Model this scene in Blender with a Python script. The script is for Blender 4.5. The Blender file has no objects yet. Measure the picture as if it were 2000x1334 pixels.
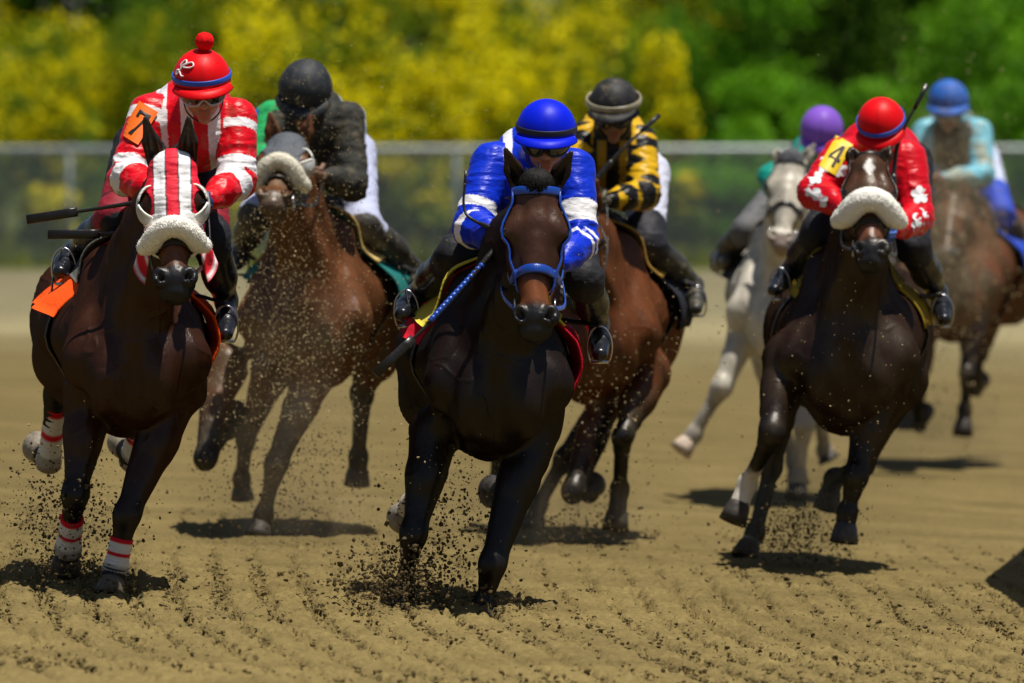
import bpy, math, random
import numpy as np
from mathutils import Vector, Matrix
rng = np.random.default_rng(7); random.seed(7)
SC = bpy.context.scene
COL = SC.collection
# ------------------------------------------------------------------ camera, sky, sun, exposure
F = 16667.0                      # focal length in pixels of the 2000 x 1334 photograph
CAMZ = 1.83
PITCH = math.atan((667 - 290) / F)
cd = bpy.data.cameras.new('camera'); cam = bpy.data.objects.new('camera', cd); COL.objects.link(cam)
cd.lens = F / 2000 * 36; cd.sensor_width = 36
cam.location = (0, 0, CAMZ); cam.rotation_euler = (math.pi / 2 - PITCH, 0, 0)
cd.clip_start = 1; cd.clip_end = 3000
cd.dof.use_dof = True; cd.dof.focus_distance = 33.2; cd.dof.aperture_fstop = 3.8
SC.camera = cam
SUN = np.array([0.20, -0.10, 1.0]); SUN /= np.linalg.norm(SUN)
w = bpy.data.worlds.new('World'); SC.world = w; w.use_nodes = True
nt = w.node_tree; bg = nt.nodes['Background']; sky = nt.nodes.new('ShaderNodeTexSky')
sky.sky_type = 'NISHITA'; sky.sun_disc = False
sky.sun_elevation = math.asin(SUN[2]); sky.sun_rotation = math.atan2(SUN[0], SUN[1])
nt.links.new(sky.outputs[0], bg.inputs[0]); bg.inputs[1].default_value = 0.05
sl = bpy.data.lights.new('sun', 'SUN'); so = bpy.data.objects.new('sun', sl); COL.objects.link(so)
sl.energy = 5.0; sl.angle = math.radians(0.53); sl.color = (1.0, 0.95, 0.86)
so.rotation_euler = Vector(SUN).to_track_quat('Z', 'Y').to_euler()
SC.view_settings.view_transform = 'Standard'; SC.view_settings.look = 'None'
SC.view_settings.exposure = 0.32; SC.view_settings.gamma = 1.0
try: SC.cycles.use_denoising = True
except Exception: pass

# ------------------------------------------------------------------ helpers
def nrm(v):
    v = np.asarray(v, float); return v / max(np.linalg.norm(v), 1e-9)
_c, _s = math.cos(PITCH), math.sin(PITCH)
def P(px, py, D):
    """the point at distance D (along y) seen at photo pixel px, py"""
    a, b = (px - 1000) / F, -(py - 667) / F
    v = np.array([a, _c + b * _s, -_s + b * _c])
    return np.array([0, 0, CAMZ]) + v * (D / v[1])
def bank(x, y):
    return -0.05 * np.clip(x, -9, 9) * np.clip((90 - y) / 40, 0, 1)
def ground_depth(px, py):
    D = 30.
    for _ in range(40):
        v = P(px, py, 1.0); x = v[0] * D
        D = (CAMZ - bank(x, D)) / (CAMZ - v[2])
    return D
def lat(h):  # lattice hash -> 0..1
    h = (h ^ (h >> 13)) * 1274126177 & 0xffffffff
    return ((h ^ (h >> 16)) & 0xffff) / 65535.0
def vnoise(*c):
    c = [np.asarray(q, np.float64) for q in c]
    I = [np.floor(q).astype(np.int64) for q in c]; Fr = [q - i for q, i in zip(c, I)]
    Fr = [f * f * (3 - 2 * f) for f in Fr]; K = [374761393, 668265263, 2147483647]
    out = 0
    for m in range(1 << len(c)):
        wgt = 1; h = np.int64(0)
        for d in range(len(c)):
            b = (m >> d) & 1; wgt = wgt * (Fr[d] if b else 1 - Fr[d]); h = h + (I[d] + b) * K[d]
        out = out + wgt * lat(h & 0xffffffff)
    return out
def fbm(*c, o=4, g=.5):
    s, a, t, f = 0, 1, 0, 1.0
    for i in range(o):
        s = s + a * vnoise(*[q * f + 17.3 * i for q in c]); t += a; a *= g; f *= 2.03
    return s / t
def mesh_obj(name, V, faces, mat=None, parent=None, col=None, smooth=True, origin=None):
    V = np.asarray(V, np.float64)
    o0 = np.zeros(3) if parent is None and origin is None else (np.array(parent['_o']) if parent is not None else np.asarray(origin, float))
    me = bpy.data.meshes.new(name)
    if isinstance(faces, np.ndarray):
        n = faces.shape[1]; tot = np.full(len(faces), n, np.int32); flat = faces.astype(np.int32).ravel()
    else:
        tot = np.array([len(f) for f in faces], np.int32); flat = np.fromiter((i for f in faces for i in f), np.int32)
    st = np.concatenate([[0], np.cumsum(tot)[:-1]]).astype(np.int32)
    me.vertices.add(len(V)); me.vertices.foreach_set('co', (V - o0).astype(np.float32).ravel())
    me.loops.add(len(flat)); me.loops.foreach_set('vertex_index', flat)
    me.polygons.add(len(tot)); me.polygons.foreach_set('loop_start', st); me.polygons.foreach_set('loop_total', tot)
    me.polygons.foreach_set('use_smooth', np.full(len(tot), smooth, bool))
    me.update(calc_edges=True); me.validate()
    if col is not None:
        a = me.color_attributes.new('Col', 'FLOAT_COLOR', 'POINT')
        c4 = np.ones((len(V), 4), np.float32); c4[:, :3] = col; a.data.foreach_set('color', c4.ravel())
    if mat: me.materials.append(mat)
    o = bpy.data.objects.new(name, me); COL.objects.link(o); o['_o'] = [float(q) for q in o0]
    if parent is not None: o.parent = parent
    elif origin is not None: o.location = origin
    return o
def tag(o, label=None, cat=None, group=None, kind=None):
    if label: o['label'] = label
    if cat: o['category'] = cat
    if group: o['group'] = group
    if kind: o['kind'] = kind
    return o
def empty(name, loc, label, cat, group=None):
    o = bpy.data.objects.new(name, None); COL.objects.link(o); o.location = loc; o['_o'] = [float(q) for q in loc]
    o.empty_display_size = .2
    return tag(o, label, cat, group)
ROOTS = []
def join(parts):
    V, Fs, n = [], [], 0
    for v, f in parts:
        V.append(np.asarray(v, float)); Fs += [tuple(int(i) + n for i in q) for q in f]; n += len(v)
    return np.concatenate(V), Fs
def frames(pts):
    pts = np.asarray(pts, float); T = np.gradient(pts, axis=0); T /= np.linalg.norm(T, axis=1)[:, None] + 1e-9
    ref = np.array([0, 0, 1.]) if abs(T[0][2]) < .8 else np.array([1., 0, 0])
    N = []; n = nrm(np.cross(T[0], ref))
    for t in T:
        n = nrm(n - t * np.dot(n, t)); N.append(n)
    N = np.array(N); return T, N, np.cross(T, N)
def tube(pts, r, n=8, closed=False, flat=1.0):
    pts = np.asarray(pts, float); m = len(pts); r = np.broadcast_to(np.asarray(r, float), (m,))
    T, N, B = frames(pts); a = np.linspace(0, 2 * np.pi, n, endpoint=False)
    V = (pts[:, None] + r[:, None, None] * (np.cos(a)[None, :, None] * N[:, None] + flat * np.sin(a)[None, :, None] * B[:, None])).reshape(-1, 3)
    f = []
    for i in range(m if closed else m - 1):
        j = (i + 1) % m
        for k in range(n): f.append((i * n + k, i * n + (k + 1) % n, j * n + (k + 1) % n, j * n + k))
    if not closed: f += [tuple(range(n))[::-1], tuple(range((m - 1) * n, m * n))]
    return V, f
def strap(pts, nor, w, th, closed=False):
    """flat band: pts along the surface, nor outward, w wide, th thick"""
    pts = np.asarray(pts, float); nor = np.asarray(nor, float); m = len(pts)
    T = (np.roll(pts, -1, 0) - np.roll(pts, 1, 0)) if closed else np.gradient(pts, axis=0)
    T /= np.linalg.norm(T, axis=1)[:, None] + 1e-9
    nor = nor - T * np.sum(nor * T, 1)[:, None]; nor /= np.linalg.norm(nor, axis=1)[:, None] + 1e-9
    B = np.cross(T, nor)
    prof = [(-.5, -.2), (-.5, .7), (-.35, 1), (.35, 1), (.5, .7), (.5, -.2)]
    V = np.stack([pts + B * (w * a) + nor * (th * b) for a, b in prof], 1).reshape(-1, 3); n = len(prof); f = []
    for i in range(m if closed else m - 1):
        j = (i + 1) % m
        for k in range(n): f.append((i * n + k, i * n + (k + 1) % n, j * n + (k + 1) % n, j * n + k))
    if not closed: f += [tuple(range(n))[::-1], tuple(range((m - 1) * n, m * n))]
    return V, f
def spline(pts, n=24):
    pts = np.asarray(pts, float); m = len(pts); t = np.linspace(0, m - 1, n); out = []
    for q in t:
        i = min(int(q), m - 2); u = q - i
        p0, p1, p2, p3 = pts[max(i - 1, 0)], pts[i], pts[i + 1], pts[min(i + 2, m - 1)]
        out.append(.5 * (2 * p1 + (p2 - p0) * u + (2 * p0 - 5 * p1 + 4 * p2 - p3) * u * u + (3 * p1 - p0 - 3 * p2 + p3) * u ** 3))
    return np.array(out)
def ball(c, r, n=14, ax=None):
    a = np.linspace(0, 2 * np.pi, 2 * n, endpoint=False); b = np.linspace(0.001, np.pi - .001, n)
    u = np.stack([np.outer(np.sin(b), np.cos(a)), np.outer(np.sin(b), np.sin(a)), np.outer(np.cos(b), np.ones_like(a))], -1).reshape(-1, 3) * np.asarray(r)
    if ax is not None: u = u @ np.asarray(ax)
    f = [(i * 2 * n + k, (i + 1) * 2 * n + k, (i + 1) * 2 * n + (k + 1) % (2 * n), i * 2 * n + (k + 1) % (2 * n)) for i in range(n - 1) for k in range(2 * n)]
    return u + c, f

# ------------------------------------------------------------------ blended solid fields -> one continuous surface
class Field:
    def __init__(s): s.p = []
    def cone(s, a, b, ra, rb, k=.03, side=None, q=1., q2=None, sub=False):
        a, b = np.asarray(a, float), np.asarray(b, float); q2 = q if q2 is None else q2
        R = max(ra, rb) * max(1, q, q2)
        s.p.append(('c', a, b, ra, rb, None if side is None else nrm(side), q, q2, k, sub, np.minimum(a, b) - R, np.maximum(a, b) + R)); return s
    def ell(s, c, r, ax=None, k=.03, sub=False):
        c = np.asarray(c, float); r = np.broadcast_to(np.asarray(r, float), (3,)); R = max(r)
        s.p.append(('e', c, r, np.eye(3) if ax is None else np.asarray(ax), 0, 0, 0, 0, k, sub, c - R, c + R)); return s
    @staticmethod
    def d(p, X, Y, Z):
        if p[0] == 'c':
            _, a, b, ra, rb, side, q, q2 = p[:8]
            ab = b - a; L = max(float(ab @ ab), 1e-9); x, y, z = X - a[0], Y - a[1], Z - a[2]
            t = np.clip((x * ab[0] + y * ab[1] + z * ab[2]) / L, 0, 1)
            x, y, z = x - t * ab[0], y - t * ab[1], z - t * ab[2]
            r = ra + (rb - ra) * t; dd = x * x + y * y + z * z
            if side is not None:
                u = x * side[0] + y * side[1] + z * side[2]; qq = q + (q2 - q) * t
                dd = dd - u * u + (u / qq) ** 2
            return np.sqrt(np.maximum(dd, 1e-12)) - r
        _, c, r, ax = p[:4]
        x, y, z = X - c[0], Y - c[1], Z - c[2]; k0 = 0; k1 = 0
        for i in range(3):
            u = x * ax[i][0] + y * ax[i][1] + z * ax[i][2]; k0 = k0 + (u / r[i]) ** 2; k1 = k1 + (u / r[i] ** 2) ** 2
        k0 = np.sqrt(k0); return k0 * (k0 - 1) / np.sqrt(np.maximum(k1, 1e-9))
    @staticmethod
    def mix(cur, d, k, sub):
        if sub:
            d = -d; h = np.clip(.5 - .5 * (d - cur) / k, 0, 1) if k > 0 else 0
            return np.maximum(cur, d) if k <= 0 else cur * h + d * (1 - h) + k * h * (1 - h)
        h = np.clip(.5 + .5 * (cur - d) / k, 0, 1)
        return cur * (1 - h) + d * h - k * h * (1 - h)
    def at(s, pts):
        pts = np.asarray(pts, float); cur = np.full(len(pts), 1.0)
        for p in s.p: cur = s.mix(cur, s.d(p, pts[:, 0], pts[:, 1], pts[:, 2]), p[8], p[9])
        return cur
    def normal(s, pts, e=.004):
        g = np.stack([s.at(pts + e * np.eye(3)[i]) - s.at(pts - e * np.eye(3)[i]) for i in range(3)], 1)
        return g / (np.linalg.norm(g, axis=1)[:, None] + 1e-9)
    def surf(s, h, off=0., clip=None):
        lo = np.min([p[10] for p in s.p if not p[9]], 0) - 3 * h - off; hi = np.max([p[11] for p in s.p if not p[9]], 0) + 3 * h + off
        n = np.ceil((hi - lo) / h).astype(int) + 1
        ax = [(lo[i] + h * np.arange(n[i])).astype(np.float32) for i in range(3)]
        A = np.full(n, 1.0, np.float32)
        for p in s.p:
            m = p[8] + 4 * h + off
            i0 = np.clip(((p[10] - m - lo) / h).astype(int), 0, n - 1); i1 = np.clip(((p[11] + m - lo) / h).astype(int) + 2, 1, n)
            sl_ = tuple(slice(i0[i], i1[i]) for i in range(3))
            d = s.d(p, ax[0][sl_[0], None, None], ax[1][None, sl_[1], None], ax[2][None, None, sl_[2]])
            A[sl_] = s.mix(A[sl_], d, p[8], p[9])
        A -= off
        if clip is not None: A = np.maximum(A, clip(ax[0][:, None, None], ax[1][None, :, None], ax[2][None, None, :]))
        return nets(A, lo, h)
def nets(A, lo, h):
    S = A < 0; n = np.array(A.shape)
    c8 = [(i, j, k) for i in (0, 1) for j in (0, 1) for k in (0, 1)]
    cnt = sum(S[i:n[0] - 1 + i, j:n[1] - 1 + j, k:n[2] - 1 + k].astype(np.int8) for i, j, k in c8)
    act = (cnt > 0) & (cnt < 8); I = np.argwhere(act)
    ids = np.full(act.shape, -1, np.int64); ids[act] = np.arange(len(I))
    v = {c: A[I[:, 0] + c[0], I[:, 1] + c[1], I[:, 2] + c[2]] for c in c8}
    acc = np.zeros((len(I), 3)); num = np.zeros(len(I))
    for c in c8:
        for d in range(3):
            if c[d] == 0:
                e = list(c); e[d] = 1; e = tuple(e); a, b = v[c], v[e]; m = (a < 0) != (b < 0)
                t = np.where(m, a / np.where(m, a - b, 1), 0); q = np.tile(np.array(c, float), (len(I), 1)); q[:, d] += t
                acc[m] += q[m]; num[m] += 1
    V = lo + h * (I + acc / num[:, None]); Q = []
    for d in range(3):
        e, f = (d + 1) % 3, (d + 2) % 3
        a = [slice(None)] * 3; b = [slice(None)] * 3; a[d] = slice(0, -1); b[d] = slice(1, None)
        a[e] = b[e] = slice(1, -1); a[f] = b[f] = slice(1, -1)
        s0, s1 = S[tuple(a)], S[tuple(b)]; E = np.argwhere(s0 != s1)
        inside = s0[E[:, 0], E[:, 1], E[:, 2]]; E = E.copy(); E[:, e] += 1; E[:, f] += 1
        def cid(de, df):
            q = E.copy(); q[:, e] -= de; q[:, f] -= df; return ids[q[:, 0], q[:, 1], q[:, 2]]
        q = np.stack([cid(1, 1), cid(0, 1), cid(0, 0), cid(1, 0)], 1); q[~inside] = q[~inside][:, ::-1]; Q.append(q)
    Q = np.concatenate(Q); Q = Q[(Q >= 0).all(1)]
    return V, Q
def vnormals(V, Q):
    fn = np.cross(V[Q[:, 2]] - V[Q[:, 0]], V[Q[:, 3]] - V[Q[:, 1]]); N = np.zeros_like(V)
    for k in range(4): np.add.at(N, Q[:, k], fn)
    return N / (np.linalg.norm(N, axis=1)[:, None] + 1e-12)
def hit(field, c, dirs, R=.5, off=.006, n=70):
    """outermost surface point met along each direction from centre c"""
    dirs = np.asarray(dirs, float); t = np.linspace(0.0, R, n); c = np.asarray(c, float)
    c = np.broadcast_to(c, dirs.shape)
    pts = (c[:, None] + dirs[:, None] * t[None, :, None]).reshape(-1, 3); v = field.at(pts).reshape(len(dirs), n)
    out = []
    for i in range(len(dirs)):
        k = np.where(v[i] < 0)[0]; k = k[-1] if len(k) else 0
        if k >= n - 1: tt = t[-1]
        else:
            a, b = v[i, k], v[i, k + 1]; tt = t[k] + (t[k + 1] - t[k]) * np.clip(a / (a - b + 1e-9), 0, 1)
        out.append(c[i] + dirs[i] * (tt + off))
    return np.array(out)
def seg_t(X, a, b):
    ab = b - a; t = (X - a) @ ab / (ab @ ab); tc = np.clip(t, 0, 1)
    return t, np.linalg.norm(X - a - tc[:, None] * ab, axis=1)

# ------------------------------------------------------------------ materials
def mat(name, base=(.5, .5, .5), rough=.5, spec=.4, attr=False, metal=0, sheen=0, coat=0, nz=0, nscale=30, bump=0, bscale=60, stretch=(1, 1, 1), trans=0, dirt=None, dirt_amt=0, dscale=9):
    m = bpy.data.materials.new(name); m.use_nodes = True; t = m.node_tree; N, L = t.nodes, t.links
    b = N['Principled BSDF']; b.inputs['Roughness'].default_value = rough; b.inputs['Specular IOR Level'].default_value = spec
    b.inputs['Metallic'].default_value = metal; b.inputs['Sheen Weight'].default_value = sheen; b.inputs['Coat Weight'].default_value = coat
    tc = N.new('ShaderNodeTexCoord'); mp = N.new('ShaderNodeMapping'); L.new(tc.outputs['Object'], mp.inputs[0]); mp.inputs['Scale'].default_value = stretch
    if attr:
        a = N.new('ShaderNodeAttribute'); a.attribute_name = 'Col'; c = a.outputs['Color']
    else:
        r = N.new('ShaderNodeRGB'); r.outputs[0].default_value = (*base, 1); c = r.outputs[0]
    if nz:
        n = N.new('ShaderNodeTexNoise'); n.inputs['Scale'].default_value = nscale; n.inputs['Detail'].default_value = 6; L.new(mp.outputs[0], n.inputs[0])
        mr = N.new('ShaderNodeMapRange'); mr.inputs[1].default_value = .3; mr.inputs[2].default_value = .7; mr.inputs[3].default_value = 1 - nz; mr.inputs[4].default_value = 1 + nz
        L.new(n.outputs[0], mr.inputs[0]); x = N.new('ShaderNodeMixRGB'); x.blend_type = 'MULTIPLY'; x.inputs[0].default_value = 1
        L.new(c, x.inputs[1]); L.new(mr.outputs[0], x.inputs[2]); c = x.outputs[0]
    if dirt is not None:
        n = N.new('ShaderNodeTexNoise'); n.inputs['Scale'].default_value = dscale; n.inputs['Detail'].default_value = 8; n.inputs['Roughness'].default_value = .7; L.new(tc.outputs['Object'], n.inputs[0])
        mr = N.new('ShaderNodeMapRange'); mr.inputs[1].default_value = .52; mr.inputs[2].default_value = .68; mr.inputs[4].default_value = dirt_amt; L.new(n.outputs[0], mr.inputs[0])
        x = N.new('ShaderNodeMixRGB'); L.new(mr.outputs[0], x.inputs[0]); L.new(c, x.inputs[1]); x.inputs[2].default_value = (*dirt, 1); c = x.outputs[0]
    L.new(c, b.inputs['Base Color'])
    if bump:
        n = N.new('ShaderNodeTexNoise'); n.inputs['Scale'].default_value = bscale; n.inputs['Detail'].default_value = 5; L.new(mp.outputs[0], n.inputs[0])
        bp = N.new('ShaderNodeBump'); bp.inputs['Strength'].default_value = bump; bp.inputs['Distance'].default_value = .02; L.new(n.outputs[0], bp.inputs['Height']); L.new(bp.outputs[0], b.inputs['Normal'])
    return m
SOIL = (.145, .108, .044)
M = dict(
    coat=mat('horse_coat', attr=True, rough=.42, spec=.22, nz=.22, nscale=22, bump=.12, bscale=90, stretch=(1, 1, .35)),
    dusty=mat('dusty_coat', attr=True, rough=.6, spec=.18, nz=.25, nscale=25, bump=.18, bscale=80, dirt=(.13, .10, .062), dirt_amt=.65, dscale=22),
    hair=mat('mane_hair', attr=True, rough=.6, spec=.12, nz=.3, nscale=60),
    eye=mat('eye', (.006, .004, .003), .06, .8),
    silk=mat('racing_silk', attr=True, rough=.36, spec=.2, sheen=0, bump=.42, bscale=13, stretch=(1, 1, 2.6)),
    dirtysilk=mat('muddy_silk', attr=True, rough=.75, spec=.15, nz=.3, nscale=30, bump=.35, bscale=30, dirt=(.16, .13, .075), dirt_amt=.5, dscale=14),
    skin=mat('skin', (.36, .19, .12), .5, .35, nz=.1),
    glove=mat('glove', attr=True, rough=.6, nz=.1),
    boot=mat('boot_leather', (.008, .008, .011), .27, .45, coat=.12, bump=.3, bscale=22),
    dustboot=mat('dusty_boot', (.03, .028, .022), .45, .4, dirt=(.2, .16, .1), dirt_amt=.8, dscale=20),
    cloth=mat('breeches_cloth', attr=True, rough=.65, spec=.25, bump=.3, bscale=25),
    fleece=mat('sheepskin', (.86, .84, .76), .95, .1, sheen=.2, nz=.06, nscale=50, bump=.45, bscale=110), oldfleece=mat('stained_sheepskin', (.66, .62, .50), .95, .1, sheen=.2, nz=.14, nscale=18, bump=.45, bscale=110),
    leather=mat('black_leather', (.012, .010, .009), .35, .4, bump=.1),
    metal=mat('steel', (.5, .5, .52), .3, .5, metal=1),
    blue=mat('blue_webbing', (.006, .05, .33), .32, .5, coat=.2, nz=.12, nscale=90, bump=.1, bscale=200),
    cap=mat('helmet_cover', attr=True, rough=.45, spec=.14, sheen=0, nz=.08, nscale=9, bump=.16, bscale=14, stretch=(1, 1, .45)),
    duskcap=mat('dusty_helmet', attr=True, rough=.6, spec=.25, nz=.2, nscale=18, dirt=(.17, .14, .09), dirt_amt=.55, dscale=26),
    lens=mat('goggle_lens', (.02, .022, .025), .05, .8),
    cleargog=mat('goggle_frame', (.45, .47, .5), .18, .5),
    plastic=mat('blinker_cup', (.40, .40, .39), .25, .5),
    mud=mat('flying_soil', SOIL, .95, .1, nz=.3),
    lightmud=mat('pale_soil', (.34, .265, .14), .95, .1, nz=.3),
    hoof=mat('hoof_horn', attr=True, rough=.6, spec=.3, nz=.3, nscale=40, bump=.2, bscale=60),
    galv=mat('galvanised_steel', (.30, .33, .34), .45, .5, metal=.3, nz=.08),
    pad=mat('felt_pad', attr=True, rough=.85, spec=.15, bump=.25, bscale=60),
    yellow=mat('sign_yellow', (.75, .52, .01), .5), orange=mat('sign_orange', (.9, .16, .008), .5), ink=mat('black_ink', (.006, .006, .006), .6),
    white=mat('white_print', (.75, .75, .77), .6), bluetrim=mat('blue_band', (.015, .09, .55), .45),
)
# ------------------------------------------------------------------ horses
def head_frame(po, mu, roll=0.0):
    L = np.linalg.norm(mu - po); v = (mu - po) / L
    u = nrm(np.cross([0, 0, 1.], [0, 1., 0])) * -1   # +x
    u = np.array([1., 0, 0]); u = nrm(u - v * (u @ v)); w_ = np.cross(u, v)
    if w_[1] > 0: w_ = -w_
    if roll:
        c, s = math.cos(roll), math.sin(roll); u, w_ = u * c + w_ * s, w_ * c - u * s
    return L, u, v, w_
def head_prims(f, H, ears=True):
    L, u, v, w_ = H['L'], H['u'], H['v'], H['w']; o = H['po']; ax = [u, v, w_]; wf = 1.12
    def q(a, b, c): return o + L * (a * wf * u + b * v + c * w_)
    E = lambda c, r, k=.02, sub=False: f.ell(q(*c), np.array(r) * L * [wf, 1, 1], ax, k, sub)
    C = lambda a, b, ra, rb, k=.02, side=None, qa=1, qb=None, sub=False: f.cone(q(*a), q(*b), ra * L, rb * L, k, side, qa, qb, sub)
    E((0, .09, -.10), (.135, .15, .13), .02)
    E((0, .27, -.075), (.162, .20, .105), .02)
    for s in (-1, 1):
        E((s * .125, .315, -.075), (.060, .085, .07), .02)        # brow
        E((s * .095, .42, -.21), (.070, .20, .165), .03)          # jaw
        E((s * .088, .20, .022), (.030, .062, .022), .02, True)    # hollow above the eye
        C((s * .150, .44, -.06), (s * .105, .62, -.03), .010, .010, .02, sub=True)
        C((s * .108, .40, -.115), (s * .075, .68, -.10), .035, .022, .02)   # facial crest
    C((0, .30, -.09), (0, .84, -.075), .108, .082, .02, u, 1.05, 1.0)
    C((0, .40, -.02), (0, .80, -.035), .045, .045, .03)           # nasal bone
    C((0, .5, -.25), (0, .92, -.17), .085, .05, .03, u, .95)
    E((0, .885, -.09), (.115, .115, .115), .02)
    E((0, .985, -.085), (.088, .055, .075), .02)
    E((0, .955, -.185), (.062, .065, .055), .015)
    for s in (-1, 1):
        E((s * .082, .895, -.01), (.045, .068, .048), .012)
        C((s * .098, .872, .045), (s * .078, .915, .01), .026, .026, .008, sub=True)
        E((s * .158, .335, -.052), (.03, .040, .036), .006)       # lid
        C((s * .145, .50, -.115), (s * .11, .58, -.10), .010, .008, .02)
    C((-.075, .965, -.14), (.075, .965, -.14), .012, .012, .01, sub=True)
    if ears:
        for s, tip in ((-1, H['earL']), (1, H['earR'])):
            b = q(s * .095, -.0, -.10); d = tip - b; l = np.linalg.norm(d); d = d / l
            mid = b + d * l * .45; fo = nrm(w_ - d * (w_ @ d))
            f.cone(b, mid, .058 * L, .062 * L, .02, fo, .8); f.cone(mid, tip, .06 * L, .012, .01, fo, .8)
            f.cone(b + d * l * .2 + fo * .045 * L, b + d * l * .8 + fo * .03 * L, .040 * L, .016 * L, .006, sub=True)
HOOFCOL = (.035, .028, .022)
def loft(rings):
    n = len(rings[0]); V = np.concatenate(rings); f = []
    for i in range(len(rings) - 1):
        for k in range(n): f.append((i * n + k, (i + 1) * n + k, (i + 1) * n + (k + 1) % n, i * n + (k + 1) % n))
    f += [tuple(range(n)), tuple(range((len(rings) - 1) * n, len(rings) * n))[::-1]]
    return V, f
def ring(c, a, b, ra, rb, n=24):
    t = np.linspace(0, 2 * np.pi, n, endpoint=False)
    return c + np.outer(np.cos(t) * ra, a) + np.outer(np.sin(t) * rb, b)
HF = {}
def horse(S):
    """S: pixel joints of the photograph with distances behind the chest -> one continuous body with parts"""
    D = S['D']; Pt = lambda j: P(j[0], j[1], D + j[2]); h = S.get('h', .010)
    gx, gy = S['base']; org = P(gx, gy, D + .8); org[2] = bank(org[0], org[1])
    t = empty('racehorse', org, S['label'], 'horse', 'horses galloping in the race')
    f = Field(); X = np.array([1., 0, 0]); pxm = F / D
    st = [(Pt(a[:3]), a[3] / pxm * (1 + a[2] / D), a[4] / pxm * (1 + a[2] / D)) for a in S['torso']]
    Z3 = np.array([0, 0, 1.])
    for (a, wa, ha), (b, wb, hb) in zip(st, st[1:]):
        for dz, rr, ww, kk in ((.02, .62, 1.0, .05), (-.48, .52, .66, .08), (.40, .60, .50, .08)):
            f.cone(a + Z3 * ha * dz, b + Z3 * hb * dz, ha * rr, hb * rr, kk, X, ww * wa / ha / rr, ww * wb / hb / rr)
    c0, w0, h0 = st[0]; c1, w1, h1 = st[1]; c2, w2, h2 = st[4]
    for s in (-1, 1):
        f.cone(c1 + [s * w1 * .28, .02, h1 * .74], c0 + [s * w0 * .80, -.02, -h0 * .10], .105, .125, .05)      # shoulder blade
        f.ell(c0 + [s * w0 * .43, -.10, -h0 * .28], (w0 * .46, .11, h0 * .55), None, .05)                     # pectorals
        f.ell(c2 + [s * w2 * .50, .05, -h2 * .12], (w2 * .55, .30, h2 * .95), None, .06)                      # quarters
        f.cone(c1 + [s * w1 * .86, .05, 0], st[2][0] + [s * st[2][1] * .93, 0, -.02], .03, .02, .05)
    f.cone(c1 + [0, .05, h1 * .86], st[2][0] + [0, -.05, st[2][2] * .93], .07, .05, .05)                       # withers
    gro = [(c0 + [0, -.16, h0 * .15], c0 + [0, -.14, -h0 * .85], .022)]
    for s in (-1, 1):
        gro.append((c0 + [s * w0 * .50, -.15, h0 * .35], c0 + [s * w0 * .98, -.10, -h0 * .50], .026))
        f.ell(c0 + [s * w0 * .98, .16, -h0 * .22], (.060, .13, .15), None, .04)                                            # triceps
        gro.append((c1 + [s * w1 * .50, -.06, h1 * .70], c0 + [s * w0 * .95, .0, h0 * .0], .024)); gro.append((c0 + [s * w0 * 1.0, .26, h0 * .35], c0 + [s * w0 * 1.05, .20, -h0 * .55], .026))
    # head and neck
    po, mu = Pt(S['poll']), Pt(S['muzzle']); L, u, v, w_ = head_frame(po, mu, S.get('roll', 0))
    H = dict(L=L, u=u, v=v, w=w_, po=po, earL=Pt(S['earL']), earR=Pt(S['earR']))
    nb = c1 + [0, -.05, h1 * .30]; nt_ = po + L * (.10 * v - .19 * w_); bw = S.get('neckw', 1.)
    nm = (nb + nt_) / 2 + [0, 0, .05]
    f.cone(nb, nm, .25, .185, .06, X, .74 * bw, .66 * bw); f.cone(nm, nt_, .185, .12, .05, X, .60 * bw, .72 * bw)
    f.cone(c0 + [0, -.02, h0 * .55], po + L * (.34 * v - .30 * w_), .15, .075, .06, X, .85 * bw, .9)                     # throat, windpipe
    for s in (-1, 1): f.cone(c0 + [s * .07, -.06, h0 * .25], po + L * (s * .06 * u + .30 * v - .26 * w_), .05, .035, .035)
    hf = Field(); head_prims(hf, H, False); head_prims(f, H)
    # legs
    legs = []; hoofs = []
    for g in S['legs']:
        J = [Pt(j) for j in g['j']]; kind = g['kind']; k = g.get('k', 1.0)
        up = J[0]
        if kind == 'fore':     # elbow, knee, fetlock, hoof
            e, kn, fe, ho = J; d = nrm(kn - e)
            f.cone(e, e + (kn - e) * .45, .118 * k, .078 * k, .06, X, .85); f.cone(e + (kn - e) * .4, kn - d * .05, .080 * k, .050 * k, .03)
            f.ell(e + (kn - e) * .32 + np.array([0, -.045, 0]), (.052 * k, .05, .12), [nrm(np.cross(d, np.cross(X, d))), nrm(np.cross(X, d)), d], .03); f.cone(e + (kn - e) * .2 + np.array([.035, -.055, 0]), kn - d * .08 + np.array([.012, -.035, 0]), .022, .010, .02)
            f.ell(kn, np.array((.056, .056, .070)) * k, [nrm(np.cross(d, np.cross(X, d))), nrm(np.cross(X, d)), d], .025); f.cone(kn + d * -.0, kn + nrm(fe - kn) * .07, .05 * k, .040 * k, .02)
        else:                  # hip, stifle, hock, fetlock, hoof
            hp, sf, kn, fe, ho = J; d = nrm(kn - sf)
            f.cone(hp, sf, .19 * k, .135 * k, .08, X, .8); f.cone(sf, kn - d * .05, .12 * k, .055 * k, .05, X, .8)
            f.ell(kn, (.052 * k, .066 * k, .066 * k), None, .025); f.cone(kn, kn - nrm(fe - kn) * .06 + np.array([0, .05, 0]), .038, .026, .02)
        dc = nrm(fe - kn); dl = np.linalg.norm(fe - kn)
        f.cone(kn + dc * .04, fe, .036 * k, .033 * k, .02)
        bk = nrm(np.cross(np.cross(dc, X), dc) * 0 + np.array([0, 1., .0]) - dc * dc[1])
        f.cone(kn + dc * .08 + bk * .022, fe - dc * .02 + bk * .024, .020 * k, .022 * k, .012)      # tendons
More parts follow.
